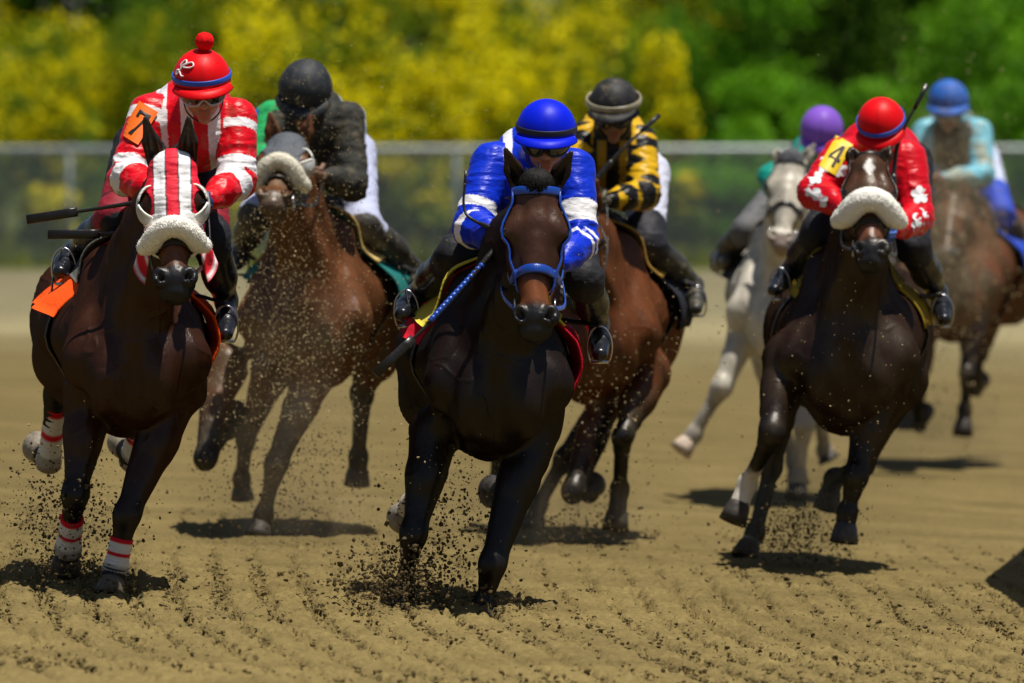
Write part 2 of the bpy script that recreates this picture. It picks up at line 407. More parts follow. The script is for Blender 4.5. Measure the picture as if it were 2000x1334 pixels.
        f.ell(fe, (.046 * k, .050 * k, .05 * k), None, .02); f.ell(fe + bk * .03, (.030, .03, .035), None, .02)
        dp = nrm(ho - fe); lp = np.linalg.norm(ho - fe); top = ho - dp * min(.085, lp * .55)
        f.cone(fe, top, .040 * k, .045 * k, .02)
        legs.append((e if kind == 'fore' else sf, kn, fe, ho, g)); hoofs.append((top, ho, dp, g))
    if S.get('tail'):
        pass
    V, Q = f.surf(h); N = vnormals(V, Q)
    # muscle bellies and raised veins under the thin coat
    hm = np.clip((np.linalg.norm(V - po, axis=1) - .25) / .2, .25, 1) * np.clip((V[:, 2] - org[2] - .35) / .25, .15, 1)
    mu_ = fbm(V[:, 0] * 7, V[:, 1] * 5, V[:, 2] * 3.6, o=2) - .5; q_ = fbm(V[:, 0] * 7 + 40, V[:, 1] * 7, V[:, 2] * 4.5, o=2); ve = np.clip(1 - np.abs(q_ - .5) / .022, 0, 1)
    gd = 0
    for a, b, dp_ in gro:
        t_, d_ = seg_t(V, a, b); gd = gd + dp_ * np.exp(-(d_ / .075) ** 2) * np.sin(np.pi * np.clip(t_, 0, 1)) ** .8
    V = V + N * (hm * (mu_ * .040 + ve * .0045) - gd * .8)[:, None]; N = vnormals(V, Q)
    base = np.array(S['coat']); n1 = fbm(V[:, 0] * 6, V[:, 1] * 6, V[:, 2] * 6)
    n2 = fbm(V[:, 0] * 25, V[:, 1] * 25, V[:, 2] * 10, o=3)
    C = np.tile(base, (len(V), 1)) * (0.75 + .5 * n1)[:, None]
    pt = np.array(S.get('points', (.008, .007, .007)))
    for e, kn, fe, ho, g in legs:
        t1, d1 = seg_t(V, e, kn); t2, d2 = seg_t(V, kn, fe); t3, d3 = seg_t(V, fe, ho)
        near = (np.minimum(np.minimum(d1, d2), d3) < .13)
        tt = np.where((d1 <= d2) & (d1 <= d3), np.clip(t1, 0, 1), np.where(d2 <= d3, 1 + np.clip(t2, 0, 1), 2 + np.clip(t3, 0, 1)))
        b0 = g.get('black', .45); bl = np.clip((tt + (n1 - .5) * .3 - b0) / .5, 0, 1) * near
        C = C * (1 - bl)[:, None] + pt * bl[:, None]
        if 'white' in g:
            wl = np.clip((tt + (n2 - .5) * .25 - g['white']) / .12, 0, 1) * near
            C = C * (1 - wl)[:, None] + np.array((.55, .50, .42)) * wl[:, None]
    hv = (V - po) @ v / L; hw = (V - po) @ w_ / L; hu = (V - po) @ u / L
    inh = (hf.at(V) < .02)
    mz = np.clip((hv + (n1 - .5) * .12 - S.get('mz', .80)) / .06, 0, 1) * inh
    C = C * (1 - mz)[:, None] + np.array(S.get('mzc', (.010, .010, .012))) * mz[:, None]
    if 'headc' in S:
        k_ = (np.clip((hv + .1) / .15, 0, 1) * np.clip((.86 - hv) / .1, 0, 1) * np.clip((hw + .30) / .2, 0, 1) * inh)[:, None]; C = C * (1 - k_) + np.array(S['headc']) * (.7 + .6 * n1)[:, None] * k_
    if 'face' in S:      # lighter brown band above the nostrils
        fb = np.clip(1 - np.abs(hv - .74) / .10, 0, 1) * inh * np.clip((hw + .10) / .05, 0, 1); fb = np.clip(fb * 1.6, 0, 1)
        C = C * (1 - fb)[:, None] + np.array(S['face']) * fb[:, None]
    if 'star' in S:
        su, sv = S['star']; sd = np.abs(hu - su) / .055 + np.abs(hv - sv) / .085 + (n2 - .5) * .5
        k_ = (np.clip((1 - sd) / .25, 0, 1) * inh * (hw > -.12))[:, None]; C = C * (1 - k_) + np.array((.75, .73, .70)) * k_
    if S.get('dust'):
        fr = np.clip(-N[:, 1] * 1.1 + .1, 0, 1) * np.clip((fbm(V[:, 0] * 14, V[:, 1] * 14, V[:, 2] * 9, o=5) - .36) / .3, 0, 1)
        fr = fr * np.clip((S['dust_top'] - V[:, 2]) / .25, 0, 1) if 'dust_top' in S else fr
        k_ = (fr * S['dust'])[:, None]; C = C * (1 - k_) + np.array((.085, .066, .040)) * k_
    er = ((V[:, 2] > po[2] + .04) & (inh | (np.linalg.norm(V - po, axis=1) < .3)) & (hw > -.35)); 
    if S.get('earc') is not None: C[er] = C[er] * .3 + np.array(S['earc']) * .7
    C = np.clip(C, .002, .9)
    body = mesh_obj('body', V, Q, M['dusty' if S.get('dusty') else 'coat'], t, C)
    # eyes
    for s in (-1, 1):
        e = po + L * (s * .180 * u + .335 * v - .047 * w_); b = ball(e - .006 * w_, .023, 10); mesh_obj('eye', *b, M['eye'], t)
    # hooves
    for top, ho, dp, g in hoofs:
        a = nrm(X - dp * dp[0]); b = np.cross(dp, a); l = np.linalg.norm(ho - top); rr = g.get('k', 1) 
        R = [ring(top - dp * .012, a, b, .044 * rr, .046 * rr), ring(top + dp * .006, a, b, .052 * rr, .054 * rr), ring(top + dp * l * .5, a, b, .058 * rr, .062 * rr), ring(ho, a, b, .064 * rr, .070 * rr), ring(ho, a, b, .05 * rr, .054 * rr), ring(ho - dp * .012, a, b, .044 * rr, .048 * rr)]
        vv, ff = loft(R); hc = np.tile(g.get('hoof', HOOFCOL), (len(vv), 1)); mesh_obj('hoof', vv, ff, M['hoof'], t, hc)
    # mane and forelock: many tapering locks
    mc = np.array(S.get('mane', (.007, .006, .006))); parts = []; r2 = random.Random(S['seed'])
    for i in range(S.get('nmane', 70)):
        q = .12 + .88 * r2.random(); b = po + (nb - po) * q * .9 + L * (-.20 * w_) * (1 - q) + np.array([0, 0, .10 - .0 * q]) + u * r2.uniform(-.02, .02)
        dd = nrm([r2.uniform(-.5, .5) + S.get('manex', 0), r2.uniform(.2, .8), r2.uniform(.3, .9)]); l = r2.uniform(.06, .15) * S.get('manel', 1)
        pts = spline([b, b + dd * l * .6, b + dd * l + np.array([r2.uniform(-.03, .03), .03, -.03])], 6); parts.append(tube(pts, np.linspace(.012, .002, 6), 4))
    vv, ff = join(parts); mesh_obj('mane', vv, ff, M['hair'], t, np.tile(mc, (len(vv), 1)))
    if S.get('forelock'):
        parts = []
        mc_ = po + L * (.03 * v - .05 * w_); ea = (.066, .070, .062); parts.append(ball(mc_, ea, 12, [u, v, w_])); pole = nrm(-.9 * v + .25 * w_); e1 = u; e2 = nrm(np.cross(pole, u)); e2 = e2 if e2 @ w_ > 0 else -e2
        for i in range(S['forelock'] * 8):
            ph = math.radians(r2.uniform(-30, 210)); t0, t1 = r2.uniform(2, 45), r2.uniform(70, 118); pts = []
            for q in np.linspace(0, 1, 9):
                th = math.radians(t0 + (t1 - t0) * q); p_ = ph + .25 * math.sin(q * 3 + i); d_ = pole * math.cos(th) + (e1 * math.cos(p_) + e2 * math.sin(p_)) * math.sin(th)
                k_ = 1.03 + .05 * r2.random() + .10 * max(0, q - .75); pts.append(mc_ + u * (d_ @ u) * ea[0] * k_ + v * (d_ @ v) * ea[1] * k_ + w_ * (d_ @ w_) * ea[2] * k_)
            parts.append(tube(pts, np.linspace(.0042, .0012, 9), 4))
        vv, ff = join(parts); mesh_obj('forelock', vv, ff, M['hair'], t, np.tile(mc, (len(vv), 1)))
    if S.get('tail'):
        parts = []; a = Pt(S['tail'][0]); e = Pt(S['tail'][1])
        for i in range(60):
            b = a + np.array([r2.uniform(-.03, .03), r2.uniform(-.02, .05), r2.uniform(-.04, .02)])
            q = e + np.array([r2.uniform(-.14, .14), r2.uniform(-.1, .2), r2.uniform(-.22, .10)]); m_ = (b + q) / 2 + np.array([r2.uniform(-.05, .05), 0, .10 + r2.uniform(-.04, .05)])
            parts.append(tube(spline([b, m_, q], 9), np.linspace(.016, .003, 9), 5))
        vv, ff = join(parts); mesh_obj('tail', vv, ff, M['hair'], t, np.tile(np.array(S.get('tailc', mc)), (len(vv), 1)))
    t_ = dict(root=t, f=f, hf=hf, H=H, st=st, legs=legs, P=Pt, D=D, nb=nb, po=po, org=org)
    return t_
def hq(B, a, b, c):
    H = B['H']; return H['po'] + H['L'] * (a * H['u'] + b * H['v'] + c * H['w'])
def band_round(B, v0, a0, a1, w, th, mt, name='noseband', n=34, tilt=0., wc=-.10, off=.003, closed=False):
    """leather band round the head at station v0, from angle a0 to a1 (0 = face front, +90 = camera right)"""
    H = B['H']; a = np.radians(np.linspace(a0, a1, n, endpoint=not closed)); c = hq(B, 0, v0, wc)
    dirs = np.outer(np.sin(a), H['u']) + np.outer(np.cos(a), nrm(H['w'] + tilt * H['v']))
    pts = hit(B['hf'], c, dirs, .30, off)
    vv, ff = strap(pts, dirs, w, th, closed); return mesh_obj(name, vv, ff, mt, B['root'])
def side_strap(B, s, path, w, th, mt, name, n=20):
    """strap down the cheek through (v, w) stations on the head's side s"""
    H = B['H']; pth = spline(np.array([(a, b, 0) for a, b in path]), n)
    c = np.array([hq(B, 0, a, b) for a, b, _ in pth]); dirs = np.tile(H['u'] * s, (n, 1))
    pts = hit(B['hf'], c, dirs, .25, .003); vv, ff = strap(pts, dirs, w, th); return mesh_obj(name, vv, ff, mt, B['root'])
def bridle(B, mt, w=.022, bit=True, brow=.05, nose=.62, th=.005):
    if brow is not None: band_round(B, brow, -75, 75, w, th, mt, 'browband', tilt=.2)
    band_round(B, nose, -125, 125, w * 1.1, th * 1.4, mt, 'noseband')
    for s in (-1, 1):
        side_strap(B, s, [(-.02, -.10), (.10, -.05), (.20, -.06), (.34, -.055), (.48, -.085), (.60, -.085), (.72, -.12)], w * .9, th, mt, 'cheek_strap')
        if bit:
            c = hq(B, s * .125, .80, -.15); a = np.linspace(0, 2 * np.pi, 20, endpoint=False)
            pts = c + .034 * (np.outer(np.cos(a), B['H']['v']) + np.outer(np.sin(a), B['H']['w'])); vv, ff = tube(pts, .004, 6, True); mesh_obj('bit_ring', vv, ff, M['metal'], B['root'])
def sheepskin(B, v0, r, a=100, mt='fleece', seed=0):
    H = B['H']; n = 96; m = 44; an = np.radians(np.linspace(-a, a, n)); c = hq(B, 0, v0, -.09)
    dirs = np.outer(np.sin(an), H['u']) + np.outer(np.cos(an), H['w'])
    pts = hit(B['hf'], c, dirs, .3, r * .80) + np.outer(np.abs(np.sin(an)) ** 2 * .035, H['v'])
    rr = r * np.clip(1.0 - (np.abs(an) / np.radians(a)) ** 8 * .75, .1, 1)
    T, N, Bn = frames(pts); th = np.linspace(0, 2 * np.pi, m, endpoint=False)
    V = (pts[:, None] + rr[:, None, None] * (np.cos(th)[None, :, None] * N[:, None] + np.sin(th)[None, :, None] * Bn[:, None])).reshape(-1, 3)
    C = np.repeat(pts, m, 0); k = .90 + .10 * fbm(V[:, 0] * 30, V[:, 1] * 30, V[:, 2] * 30, o=2) + .15 * fbm(V[:, 0] * 110, V[:, 1] * 120, V[:, 2] * 120, o=3); V = C + (V - C) * k[:, None]
    f = [(i * m + j, i * m + (j + 1) % m, (i + 1) * m + (j + 1) % m, (i + 1) * m + j) for i in range(n - 1) for j in range(m)] + [tuple(range(m))[::-1], tuple(range((n - 1) * m, n * m))]
    # tufts of fleece standing off the roll
    parts = [(V, f)]; r2 = random.Random(seed)
    for i in range(6000):
        k = r2.randrange(len(V)); k3 = r2.randrange(len(V)); p = V[k] + (V[(k + 1) % len(V)] - V[k]) * r2.random(); d = nrm(nrm(V[k] - C[k]) + np.array([r2.uniform(-.6, .6), r2.uniform(-.6, .6), r2.uniform(-.9, .3)])); s = nrm(np.cross(d, [r2.uniform(-1, 1), r2.uniform(-1, 1), r2.uniform(-1, 1)])) * .0012
        e = p + d * r2.uniform(.0012, .0042) + np.array([r2.uniform(-.004, .004), 0, r2.uniform(-.004, .004)]); q = np.cross(d, s)
        parts.append((np.array([p + s, p - s * .5 + q * .87, p - s * .5 - q * .87, e]), [(0, 1, 3), (1, 2, 3), (2, 0, 3)]))
    vv, ff = join(parts); return mesh_obj('sheepskin_noseband', vv, ff, M[mt], B['root'])
def hood(B, mt, colf, h=.006, v1=.60, name='hood', eye_r=(.07, .090), throat=True):
    H = B['H']; L = H['L']
    def clip(X, Y, Z):
        q = [X - H['po'][0], Y - H['po'][1], Z - H['po'][2]]; g = lambda a: (q[0] * a[0] + q[1] * a[1] + q[2] * a[2]) / L
        U, Vv, W = g(H['u']), g(H['v']), g(H['w'])
        c = np.maximum(Vv - v1 - .10 * np.clip((-.10 - W) / .03, 0, 1), np.maximum(-.03 - Vv - .35 * (np.abs(U) < .05), -.33 - W)) * L
        for s in (-1, 1):
            e = (1 - np.sqrt(((Vv - .345) / eye_r[1]) ** 2 + ((W + .055) / .10) ** 2 + ((U - s * .20) / .075) ** 2)) * .06
            c = np.maximum(c, e)
        return c
    V, Q = B['hf'].surf(h, .008, clip)
    n = fbm(V[:, 0] * 20, V[:, 1] * 20, V[:, 2] * 110, o=2); N = vnormals(V, Q); V = V + N * ((n - .5) * .007)[:, None]
    q = (V - H['po']) / L; return mesh_obj(name, V, Q, mt, B['root'], colf(q @ H['u'], q @ H['v'], q @ H['w']))
def blinker(B, s, mt, open_=1.0, r=.055):
    """half cup standing out beside the eye, open to the front"""
    H = B['H']; c = hq(B, s * .162, .345, -.055); n, m = 12, 22; V = []
    ax = nrm(H['u'] * s * .9 + H['w'] * .45); fw = nrm(H['w'] - ax * (ax @ H['w'])); vv_ = H['v']
    for sh in (0, .006):
        for i in range(n):
            th = math.radians(8 + 82 * i / (n - 1))
            for j in range(m):
                ph = math.radians(180 + 250 * (j / (m - 1) - .5))   # from below round the back to above
                d = ax * (math.cos(th) * .72) + (fw * math.cos(ph) + vv_ * 1.35 * math.sin(ph)) * math.sin(th)
                V.append(c + d * (r + sh))
    f = []
    for a in range(2):
        o = a * n * m
        for i in range(n - 1):
            for j in range(m - 1):
                q = (o + i * m + j, o + i * m + j + 1, o + (i + 1) * m + j + 1, o + (i + 1) * m + j); f.append(q if a else q[::-1])
    K = n * m
    for i in range(n - 1):
        for j in (0, m - 1): f.append((i * m + j, (i + 1) * m + j, K + (i + 1) * m + j, K + i * m + j))
    for j in range(m - 1):
        for i in (0, n - 1): f.append((i * m + j, i * m + j + 1, K + i * m + j + 1, K + i * m + j))
    o = mesh_obj('blinker_cup', np.array(V), f, mt, B['root'])
    rim = []
    for j in range(m): rim.append(np.array(V[K + (n - 1) * m + j]))
    lip = [np.array(V[K + i * m]) for i in range(n)] ; lip2 = [np.array(V[K + i * m + m - 1]) for i in range(n)]
    vv, ff = join([tube(lip[::1], .0045, 6), tube(lip2, .0045, 6), tube(rim, .0045, 6)]); mesh_obj('cup_rim', vv, ff, M['fleece'], o)
    return o
def saddle(B, label, cloth, pad, d0=.50, d1=1.25, drop=(1.25, 1.25), flare=(.12, .12), top=.0, lower=.0, padw=.75):
    """saddle with its cloth over the back: one thing lying on the horse"""
    st = B['st']; D = B['D']; f = B['f']
    def centre(y):
        ys = [s[0][1] - st[0][0][1] + .1 for s in st]; return np.array([np.interp(y, ys, [s[0][i] for s in st]) for i in range(3)])
    n, m = 16, 33; V = []; V2 = []; base = centre(d0)
    o0 = centre((d0 + d1) / 2); o0 = hit(f, o0, [[0, 0, 1.]], .8, 0)[0]
    t = empty('saddle', o0, label, 'saddle', 'racing saddles under the jockeys')
    r2 = random.Random(int(abs(base[0]) * 1000))
    def sheet(da, db, dl, dr, off, fl, fr, mtl, name, col, wav=.012):
        rows = []
        for i in range(n):
            y = da + (db - da) * i / (n - 1); c = centre(y); a = np.linspace(-dl, dr, m)
            dirs = np.stack([np.sin(a), np.zeros(m), np.cos(a)], 1); p = hit(f, c, dirs, .75, off)
            e = np.clip((np.abs(a) - .75) / .5, 0, 1) ** 2 * np.where(a < 0, fl, fr)
            e = e * (1 + .25 * np.sin(i * .45 + a)); p = p + np.stack([np.sign(a) * e, 0 * e, 0 * e - e * .2], 1) + dirs * (wav * np.sin(i * .6 + a * 1.5))[:, None]
            rows.append(p)
        A = np.array(rows); A2 = A + (np.array([np.sin(np.linspace(-dl, dr, m)), np.zeros(m), np.cos(np.linspace(-dl, dr, m))]).T * .009)[None]
        V = np.concatenate([A.reshape(-1, 3), A2.reshape(-1, 3)]); K = n * m; ff = []
        for i in range(n - 1):
            for j in range(m - 1):
                q = (i * m + j, i * m + j + 1, (i + 1) * m + j + 1, (i + 1) * m + j); ff += [q[::-1], tuple(K + x for x in q)]
        for i in range(n - 1):
            for j in (0, m - 1): ff.append((i * m + j, (i + 1) * m + j, K + (i + 1) * m + j, K + i * m + j))
        for j in range(m - 1):
            for i in (0, n - 1): ff.append((i * m + j, i * m + j + 1, K + i * m + j + 1, K + i * m + j))
        return mesh_obj(name, V, ff, mtl, t, np.tile(col, (len(V), 1)))
    sheet(d0 + .04, d1, drop[0], drop[1], .012, flare[0], flare[1], M['pad'], 'saddle_cloth', cloth)
    sheet(d0, d1 - .15, padw, padw, .030, .03, .03, M['pad'], 'saddle_pad', pad, .004)
    sheet(d0 + .10, d1 - .15, .42, .42, .050, .02, .02, M['leather'], 'saddle_seat', (0.01, .01, .01), .002)
    g = []
    for k in range(40):
        a = math.radians(k * 9); g.append([math.sin(a), 0, math.cos(a)])
    p = hit(f, centre(d0 + .18), g, .75, .006); vv, ff = strap(p, np.array(g), .09, .008, True); mesh_obj('girth', vv, ff, M['leather'], t)
    B['saddle'] = t; B['centre'] = centre
    return t
def stirrup(B, foot, toe, side):
    """steel iron hanging on its leather from the saddle"""
    t = B['saddle']; foot, toe = np.asarray(foot), np.asarray(toe); c = foot + (toe - foot) * .62; X = np.array([1., 0, 0])
    fw = nrm((toe - foot) * [1, 1, .3]); sd = nrm(np.cross(fw, [0, 0, 1.])); up = nrm(np.cross(sd, fw)); up = up if up[2] > 0 else -up
    c = c - up * .045; a = np.linspace(-.25, 1.25, 20) * math.pi
    arc = [c + sd * math.cos(q) * .049 + up * (math.sin(q) * .085 + .03) for q in a]
    vv, ff = join([tube(arc, .0042, 8), tube([arc[0], arc[-1]], .009, 8, flat=.7)]); mesh_obj('stirrup_iron', vv, ff, M['metal'], t)
    tp = c + up * .115; q = B['centre'](.72) + np.array([side * .2, 0, .25]); q = hit(B['f'], B['centre'](.72), [nrm([side, 0, .55])], .75, .03)[0]
    pts = spline([tp, (tp + q) / 2 + np.array([side * .01, 0, 0]), q], 10); vv, ff = strap(pts, np.tile([side, -.3, 0], (10, 1)), .022, .005); mesh_obj('stirrup_leather', vv, ff, M['leather'], t)
def bandage(B, i, t0, t1, cols, r=.047):
    e, kn, fe, ho, g = B['legs'][i]; d = nrm(fe - kn); l = np.linalg.norm(fe - kn)
    a = nrm(np.array([1., 0, 0]) - d * d[0]); b = np.cross(d, a); R = []; n = 30; C = []
    for k in range(n):
        q = t0 + (t1 - t0) * k / (n - 1); c = kn + d * l * q + np.array([0, .012, 0]); rr = r * (1 + .04 * math.sin(k * 2.2)) * (1 + .22 * max(0, (q - .78) / .25)) * (1 if 0 < k < n - 1 else .92)
        R.append(ring(c, a, b, rr, rr * 1.2)); cc = cols[min(int(k / n * len(cols)), len(cols) - 1)]; C += [cc] * 24
    vv, ff = loft(R); return mesh_obj('leg_bandage', vv, ff, M['pad'], B['root'], np.array(C))
def rein(B, hand, s, mt=None):
    a = hq(B, s * .13, .80, -.16); m_ = (a + hand) / 2 + np.array([s * .03, 0, -.06]); pts = spline([a, m_, hand], 14)
    vv, ff = strap(pts, np.tile([s, 0, .2], (14, 1)), .018, .004); mesh_obj('rein', vv, ff, mt or M['leather'], B['root'])

# ------------------------------------------------------------------ jockeys
def hand_prims(f, wr, d, side, palm, k=1.0):
    """fist closed on the rein: palm, four curled fingers, thumb"""
    d = nrm(d); s = nrm(side - d * (side @ d)); n = np.cross(d, s) * palm
    f.ell(wr + d * .045, (.042 * k, .036 * k, .020 * k), [d, s, n], .012)
    for i, (l, r) in enumerate(((.036, .0095), (.041, .0100), (.038, .0095), (.030, .0085))):
        o = wr + d * .080 + s * (.028 - .019 * i); a = o + (d * .5 + n * .6) * l; b = a + (n * .5 - d * .75) * l * .85; c = b - (d * .6 + n * .6) * l * .6
        f.cone(wr + d * .04 + s * (.024 - .016 * i), o, r, r * 1.05, .006); f.cone(o, a, r * 1.05, r, .003); f.cone(a, b, r, r * .92, .003); f.cone(b, c, r * .92, r * .8, .003)
    a = wr + d * .025 + s * .036; b = a + (d * .6 + s * .35 + n * .5) * .04; c = b + (d * .8 - s * .35 + n * .4) * .032
    f.cone(a, b, .013, .0115, .010); f.cone(b, c, .0115, .009, .004)
def jockey(S, B):
    D = B['D']; Pt = lambda j: P(j[0], j[1], D + j[2]); h = S.get('h', .007)
    hd = Pt(S['head']); r = S['head'][3] / F * (D + S['head'][2]); k = r / .118
    shL, shR, elL, elR, haL, haR = [Pt(S[q]) for q in ('shL', 'shR', 'elL', 'elR', 'haL', 'haR')]
    hip = Pt(S['hip']); kn = [Pt(S['knL']), Pt(S['knR'])]; an = [Pt(S['anL']), Pt(S['anR'])]; to = [Pt(S['toL']), Pt(S['toR'])]
    for i, sd in ((0, -1), (1, 1)):
        for arr, rr in ((kn, .085), (an, .075), (to, .07)):
            for _ in range(30):
                if B['f'].at(arr[i][None])[0] > rr: break
                arr[i] = arr[i] + np.array([sd * .008, 0, .001])
    t = empty('person', hip + [0, 0, -.15], S['label'], 'person', 'jockeys riding in the race')
    X = np.array([1., 0, 0]); hips = [hip + [-.11, 0, 0], hip + [.11, 0, 0]]
    p, yw, rl = math.radians(S.get('pitch', 25)), math.radians(S.get('yaw', 0)), math.radians(S.get('roll', 0))
    fw = np.array([math.sin(yw) * math.cos(p), -math.cos(yw) * math.cos(p), -math.sin(p)]); rt = nrm(np.cross([0, 0, 1.], fw))
    up = nrm(np.cross(fw, rt)); up = up if up[2] > 0 else -up
    rt, up = rt * math.cos(rl) + up * math.sin(rl), up * math.cos(rl) - rt * math.sin(rl); hx = [rt, fw, up]
    q = lambda a, b, c: hd + k * (a * rt + b * fw + c * up)
    mid = (shL + shR) / 2; hand_on = S.get('hands', True)
    # ---- the body itself: head, neck, trunk, limbs and hands in one surface
    f = Field()
    f.ell(q(0, -.01, -.01), np.array((.078, .100, .095)) * k, hx, .02)
    f.ell(q(0, .018, -.085), np.array((.064, .075, .080)) * k, hx, .03)
    f.cone(q(0, .085, -.055), q(0, .112, -.088), .010 * k, .016 * k, .012)
    for s in (-1, 1):
        f.ell(q(s * .034, .075, -.095), np.array((.022, .018, .018)) * k, hx, .02); f.ell(q(s * .013, .100, -.092), .009 * k, None, .006)
        f.ell(q(s * .031, .092, -.050), np.array((.020, .012, .013)) * k, hx, .008, True)
        f.ell(q(s * .079, -.012, -.06), np.array((.010, .020, .032)) * k, hx, .008)
    f.cone(q(-.02, .090, -.119), q(.02, .090, -.119), .008, .008, .008); f.cone(q(-.018, .088, -.131), q(.018, .088, -.131), .0085, .0085, .008)
    f.cone(q(-.020, .101, -.125), q(.020, .101, -.125), .0025, .0025, .003, sub=True)
    f.ell(q(0, .072, -.155), np.array((.026, .022, .02)) * k, hx, .02)
    f.cone(q(0, -.02, -.08), mid + [0, .08, .02], .058 * k, .07 * k, .03)
    f.cone(mid + [0, .06, -.04], hip, .11, .12, .05, X, 1.3)
    for a, e, ha, s in ((shL, elL, haL, -1), (shR, elR, haR, 1)):
        f.cone(mid + [0, .06, 0], a, .07, .05, .04); f.cone(a, e, .048, .038, .03); f.cone(e, ha, .038, .026, .02)
        if S.get('fist', True): hand_prims(f, ha, nrm(ha - e), np.array([0, -.35, 1.]), -s)
    for i in (0, 1):
        f.cone(hips[i], kn[i], .085, .055, .05); f.cone(kn[i], an[i], .050, .026, .03); f.cone(an[i], an[i] + (to[i] - an[i]) * .55, .024, .014, .02)
    V, Q = f.surf(h); c = np.tile(np.array(S.get('skin', (.33, .165, .10))), (len(V), 1)); 
    for ha in (haL, haR):
        m_ = np.linalg.norm(V - ha, axis=1) < .16
        if 'glove' in S: c[m_] = S['glove']
    n = fbm(V[:, 0] * 30, V[:, 1] * 30, V[:, 2] * 30); c = c * (.85 + .3 * n)[:, None]
    lip = (np.linalg.norm(V - q(0, .095, -.125), axis=1) < .026 * k); c[lip] = c[lip] * np.array((1.0, .68, .68))
    mesh_obj('body', V, Q, M['skinv'], t, c)
    # ---- silks
    g = Field(); bk = [0, .10, .03]
    g.cone(mid + [0, .03, -.05], (mid + hip) / 2 + [0, 0, .02], .145, .155, .05, X, 1.15, 1.15); g.cone((mid + hip) / 2 + [0, 0, .02], hip + [0, -.04, .02], .155, .14, .05, X, 1.15)
    g.cone(shL + [.03, .03, -.01], shR + [-.03, .03, -.01], .078, .078, .05); g.cone(mid + [0, .06, -.1], mid + [0, .15, .05], .12, .12, .05, X, 1.2)
    sw = S.get('sleeve', 1.0)
    for a, e, ha in ((shL, elL, haL), (shR, elR, haR)):
        g.cone(a, e, .080 * sw, .070 * sw, .035); g.cone(e, e + (ha - e) * .55, .068 * sw, .058 * sw, .025); g.cone(e + (ha - e) * .55, e + (ha - e) * .90, .058 * sw, .036 * sw, .02)
    g.cone(q(0, -.03, -.09), mid + [0, .08, 0], .072, .095, .04)
    g.cone(q(0, .01, -.10), q(0, .06, -.20), .078 * k, .085 * k, .02, sub=True)
    V, Q = g.surf(h); N = vnormals(V, Q)
    # folds: long ridges running round the sleeves and across the back, tighter at the elbows
    e_ = np.minimum(np.linalg.norm(V - elL, axis=1), np.linalg.norm(V - elR, axis=1)); amp = .0045 + .008 * np.exp(-(e_ / .13) ** 2)
    wv = fbm(V[:, 0] * 9 + 3 * vnoise(V[:, 0] * 6, V[:, 1] * 6, V[:, 2] * 6), V[:, 1] * 8, V[:, 2] * 22, o=3); ridge = 1 - np.abs(2 * wv - 1) * 2
    V = V + N * (ridge * amp)[:, None]
    sg = {'ua_l': (shL, elL), 'fa_l': (elL, haL), 'ua_r': (shR, elR), 'fa_r': (elR, haR), 'torso': (mid + [0, .03, -.06], hip)}
    td = {a: seg_t(V, *b) for a, b in sg.items()}; dm = np.stack([td[a][1] / (.085 if a != 'torso' else .17) for a in sg], 1); which = dm.argmin(1)
    pc = S['pattern'](V, N, td, list(sg), which, dict(mid=mid, hip=hip, shL=shL, shR=shR, elL=elL, elR=elR, hd=hd))
    mesh_obj('silk_jacket', V, Q, M[S.get('silkmat', 'silk')], t, pc)
    # ---- breeches and boots
    b = Field(); b.cone(hip + [0, .02, -.02], hip + [0, -.12, -.04], .145, .12, .05, X, 1.2)
    for i in (0, 1):
        b.cone(hips[i], kn[i], .115, .074, .05); b.cone(kn[i], kn[i] + (an[i] - kn[i]) * .35, .074, .062, .03)
    V, Q = b.surf(h * 1.15); N = vnormals(V, Q); wv = fbm(V[:, 0] * 12, V[:, 1] * 8, V[:, 2] * 20, o=3); V = V + N * ((1 - np.abs(2 * wv - 1) * 2) * .006)[:, None]
    mesh_obj('breeches', V, Q, M['cloth'], t, S['breeches'](V, dict(kn=kn, hips=hips)))
    for i in (0, 1):
        o = Field(); d = nrm(an[i] - kn[i]); l = np.linalg.norm(an[i] - kn[i]); td_ = nrm(to[i] - an[i])
        o.cone(kn[i] + d * l * .22, kn[i] + d * l * .55, .072, .066, .03); o.cone(kn[i] + d * l * .5, an[i] - d * .02, .064, .042, .03)
        o.cone(an[i] - d * .03, an[i] + (to[i] - an[i]) * .5, .043, .038, .03); o.cone(an[i] + (to[i] - an[i]) * .45, to[i], .037, .022, .02, np.cross(td_, [0, 0, 1.]), 1.3); o.cone(an[i] + (to[i] - an[i]) * .1 + [0, 0, -.028], to[i] + [0, 0, -.012], .030, .020, .008, np.cross(td_, [0, 0, 1.]), 1.5)
        o.ell(an[i] + np.array([0, .045, -.03]), (.036, .04, .035), None, .02)
        V, Q = o.surf(h * .9); mesh_obj('riding_boot', V, Q, M[S.get('bootmat', 'boot')], t)
        if S.get('stirrups', True): stirrup(B, an[i], to[i], -1 if i == 0 else 1)
    # ---- helmet: shell, peak, band, goggles
    n, m = 18, 40; Vh = []
    for i in range(n):
        th = math.radians(2 + 94 * i / (n - 1))
        for j in range(m):
            ph = 2 * math.pi * j / m; cz = math.cos(th); rr = math.sin(th); drop = -.018 * max(0, -math.sin(ph)) * (i / (n - 1)) ** 4
            Vh.append(q(.116 * rr * math.cos(ph), -.008 + .132 * rr * math.sin(ph), -.012 + .122 * cz + drop))
    Vh = np.array(Vh); Vi = hd + (Vh - hd) * .93; fc = []
    for i in range(n - 1):
        for j in range(m):
            a = (i * m + j, (i + 1) * m + j, (i + 1) * m + (j + 1) % m, i * m + (j + 1) % m); fc += [a, tuple(n * m + x for x in a[::-1])]
    for j in range(m): a = (n - 1) * m; fc.append((a + j, n * m + a + j, n * m + a + (j + 1) % m, a + (j + 1) % m))
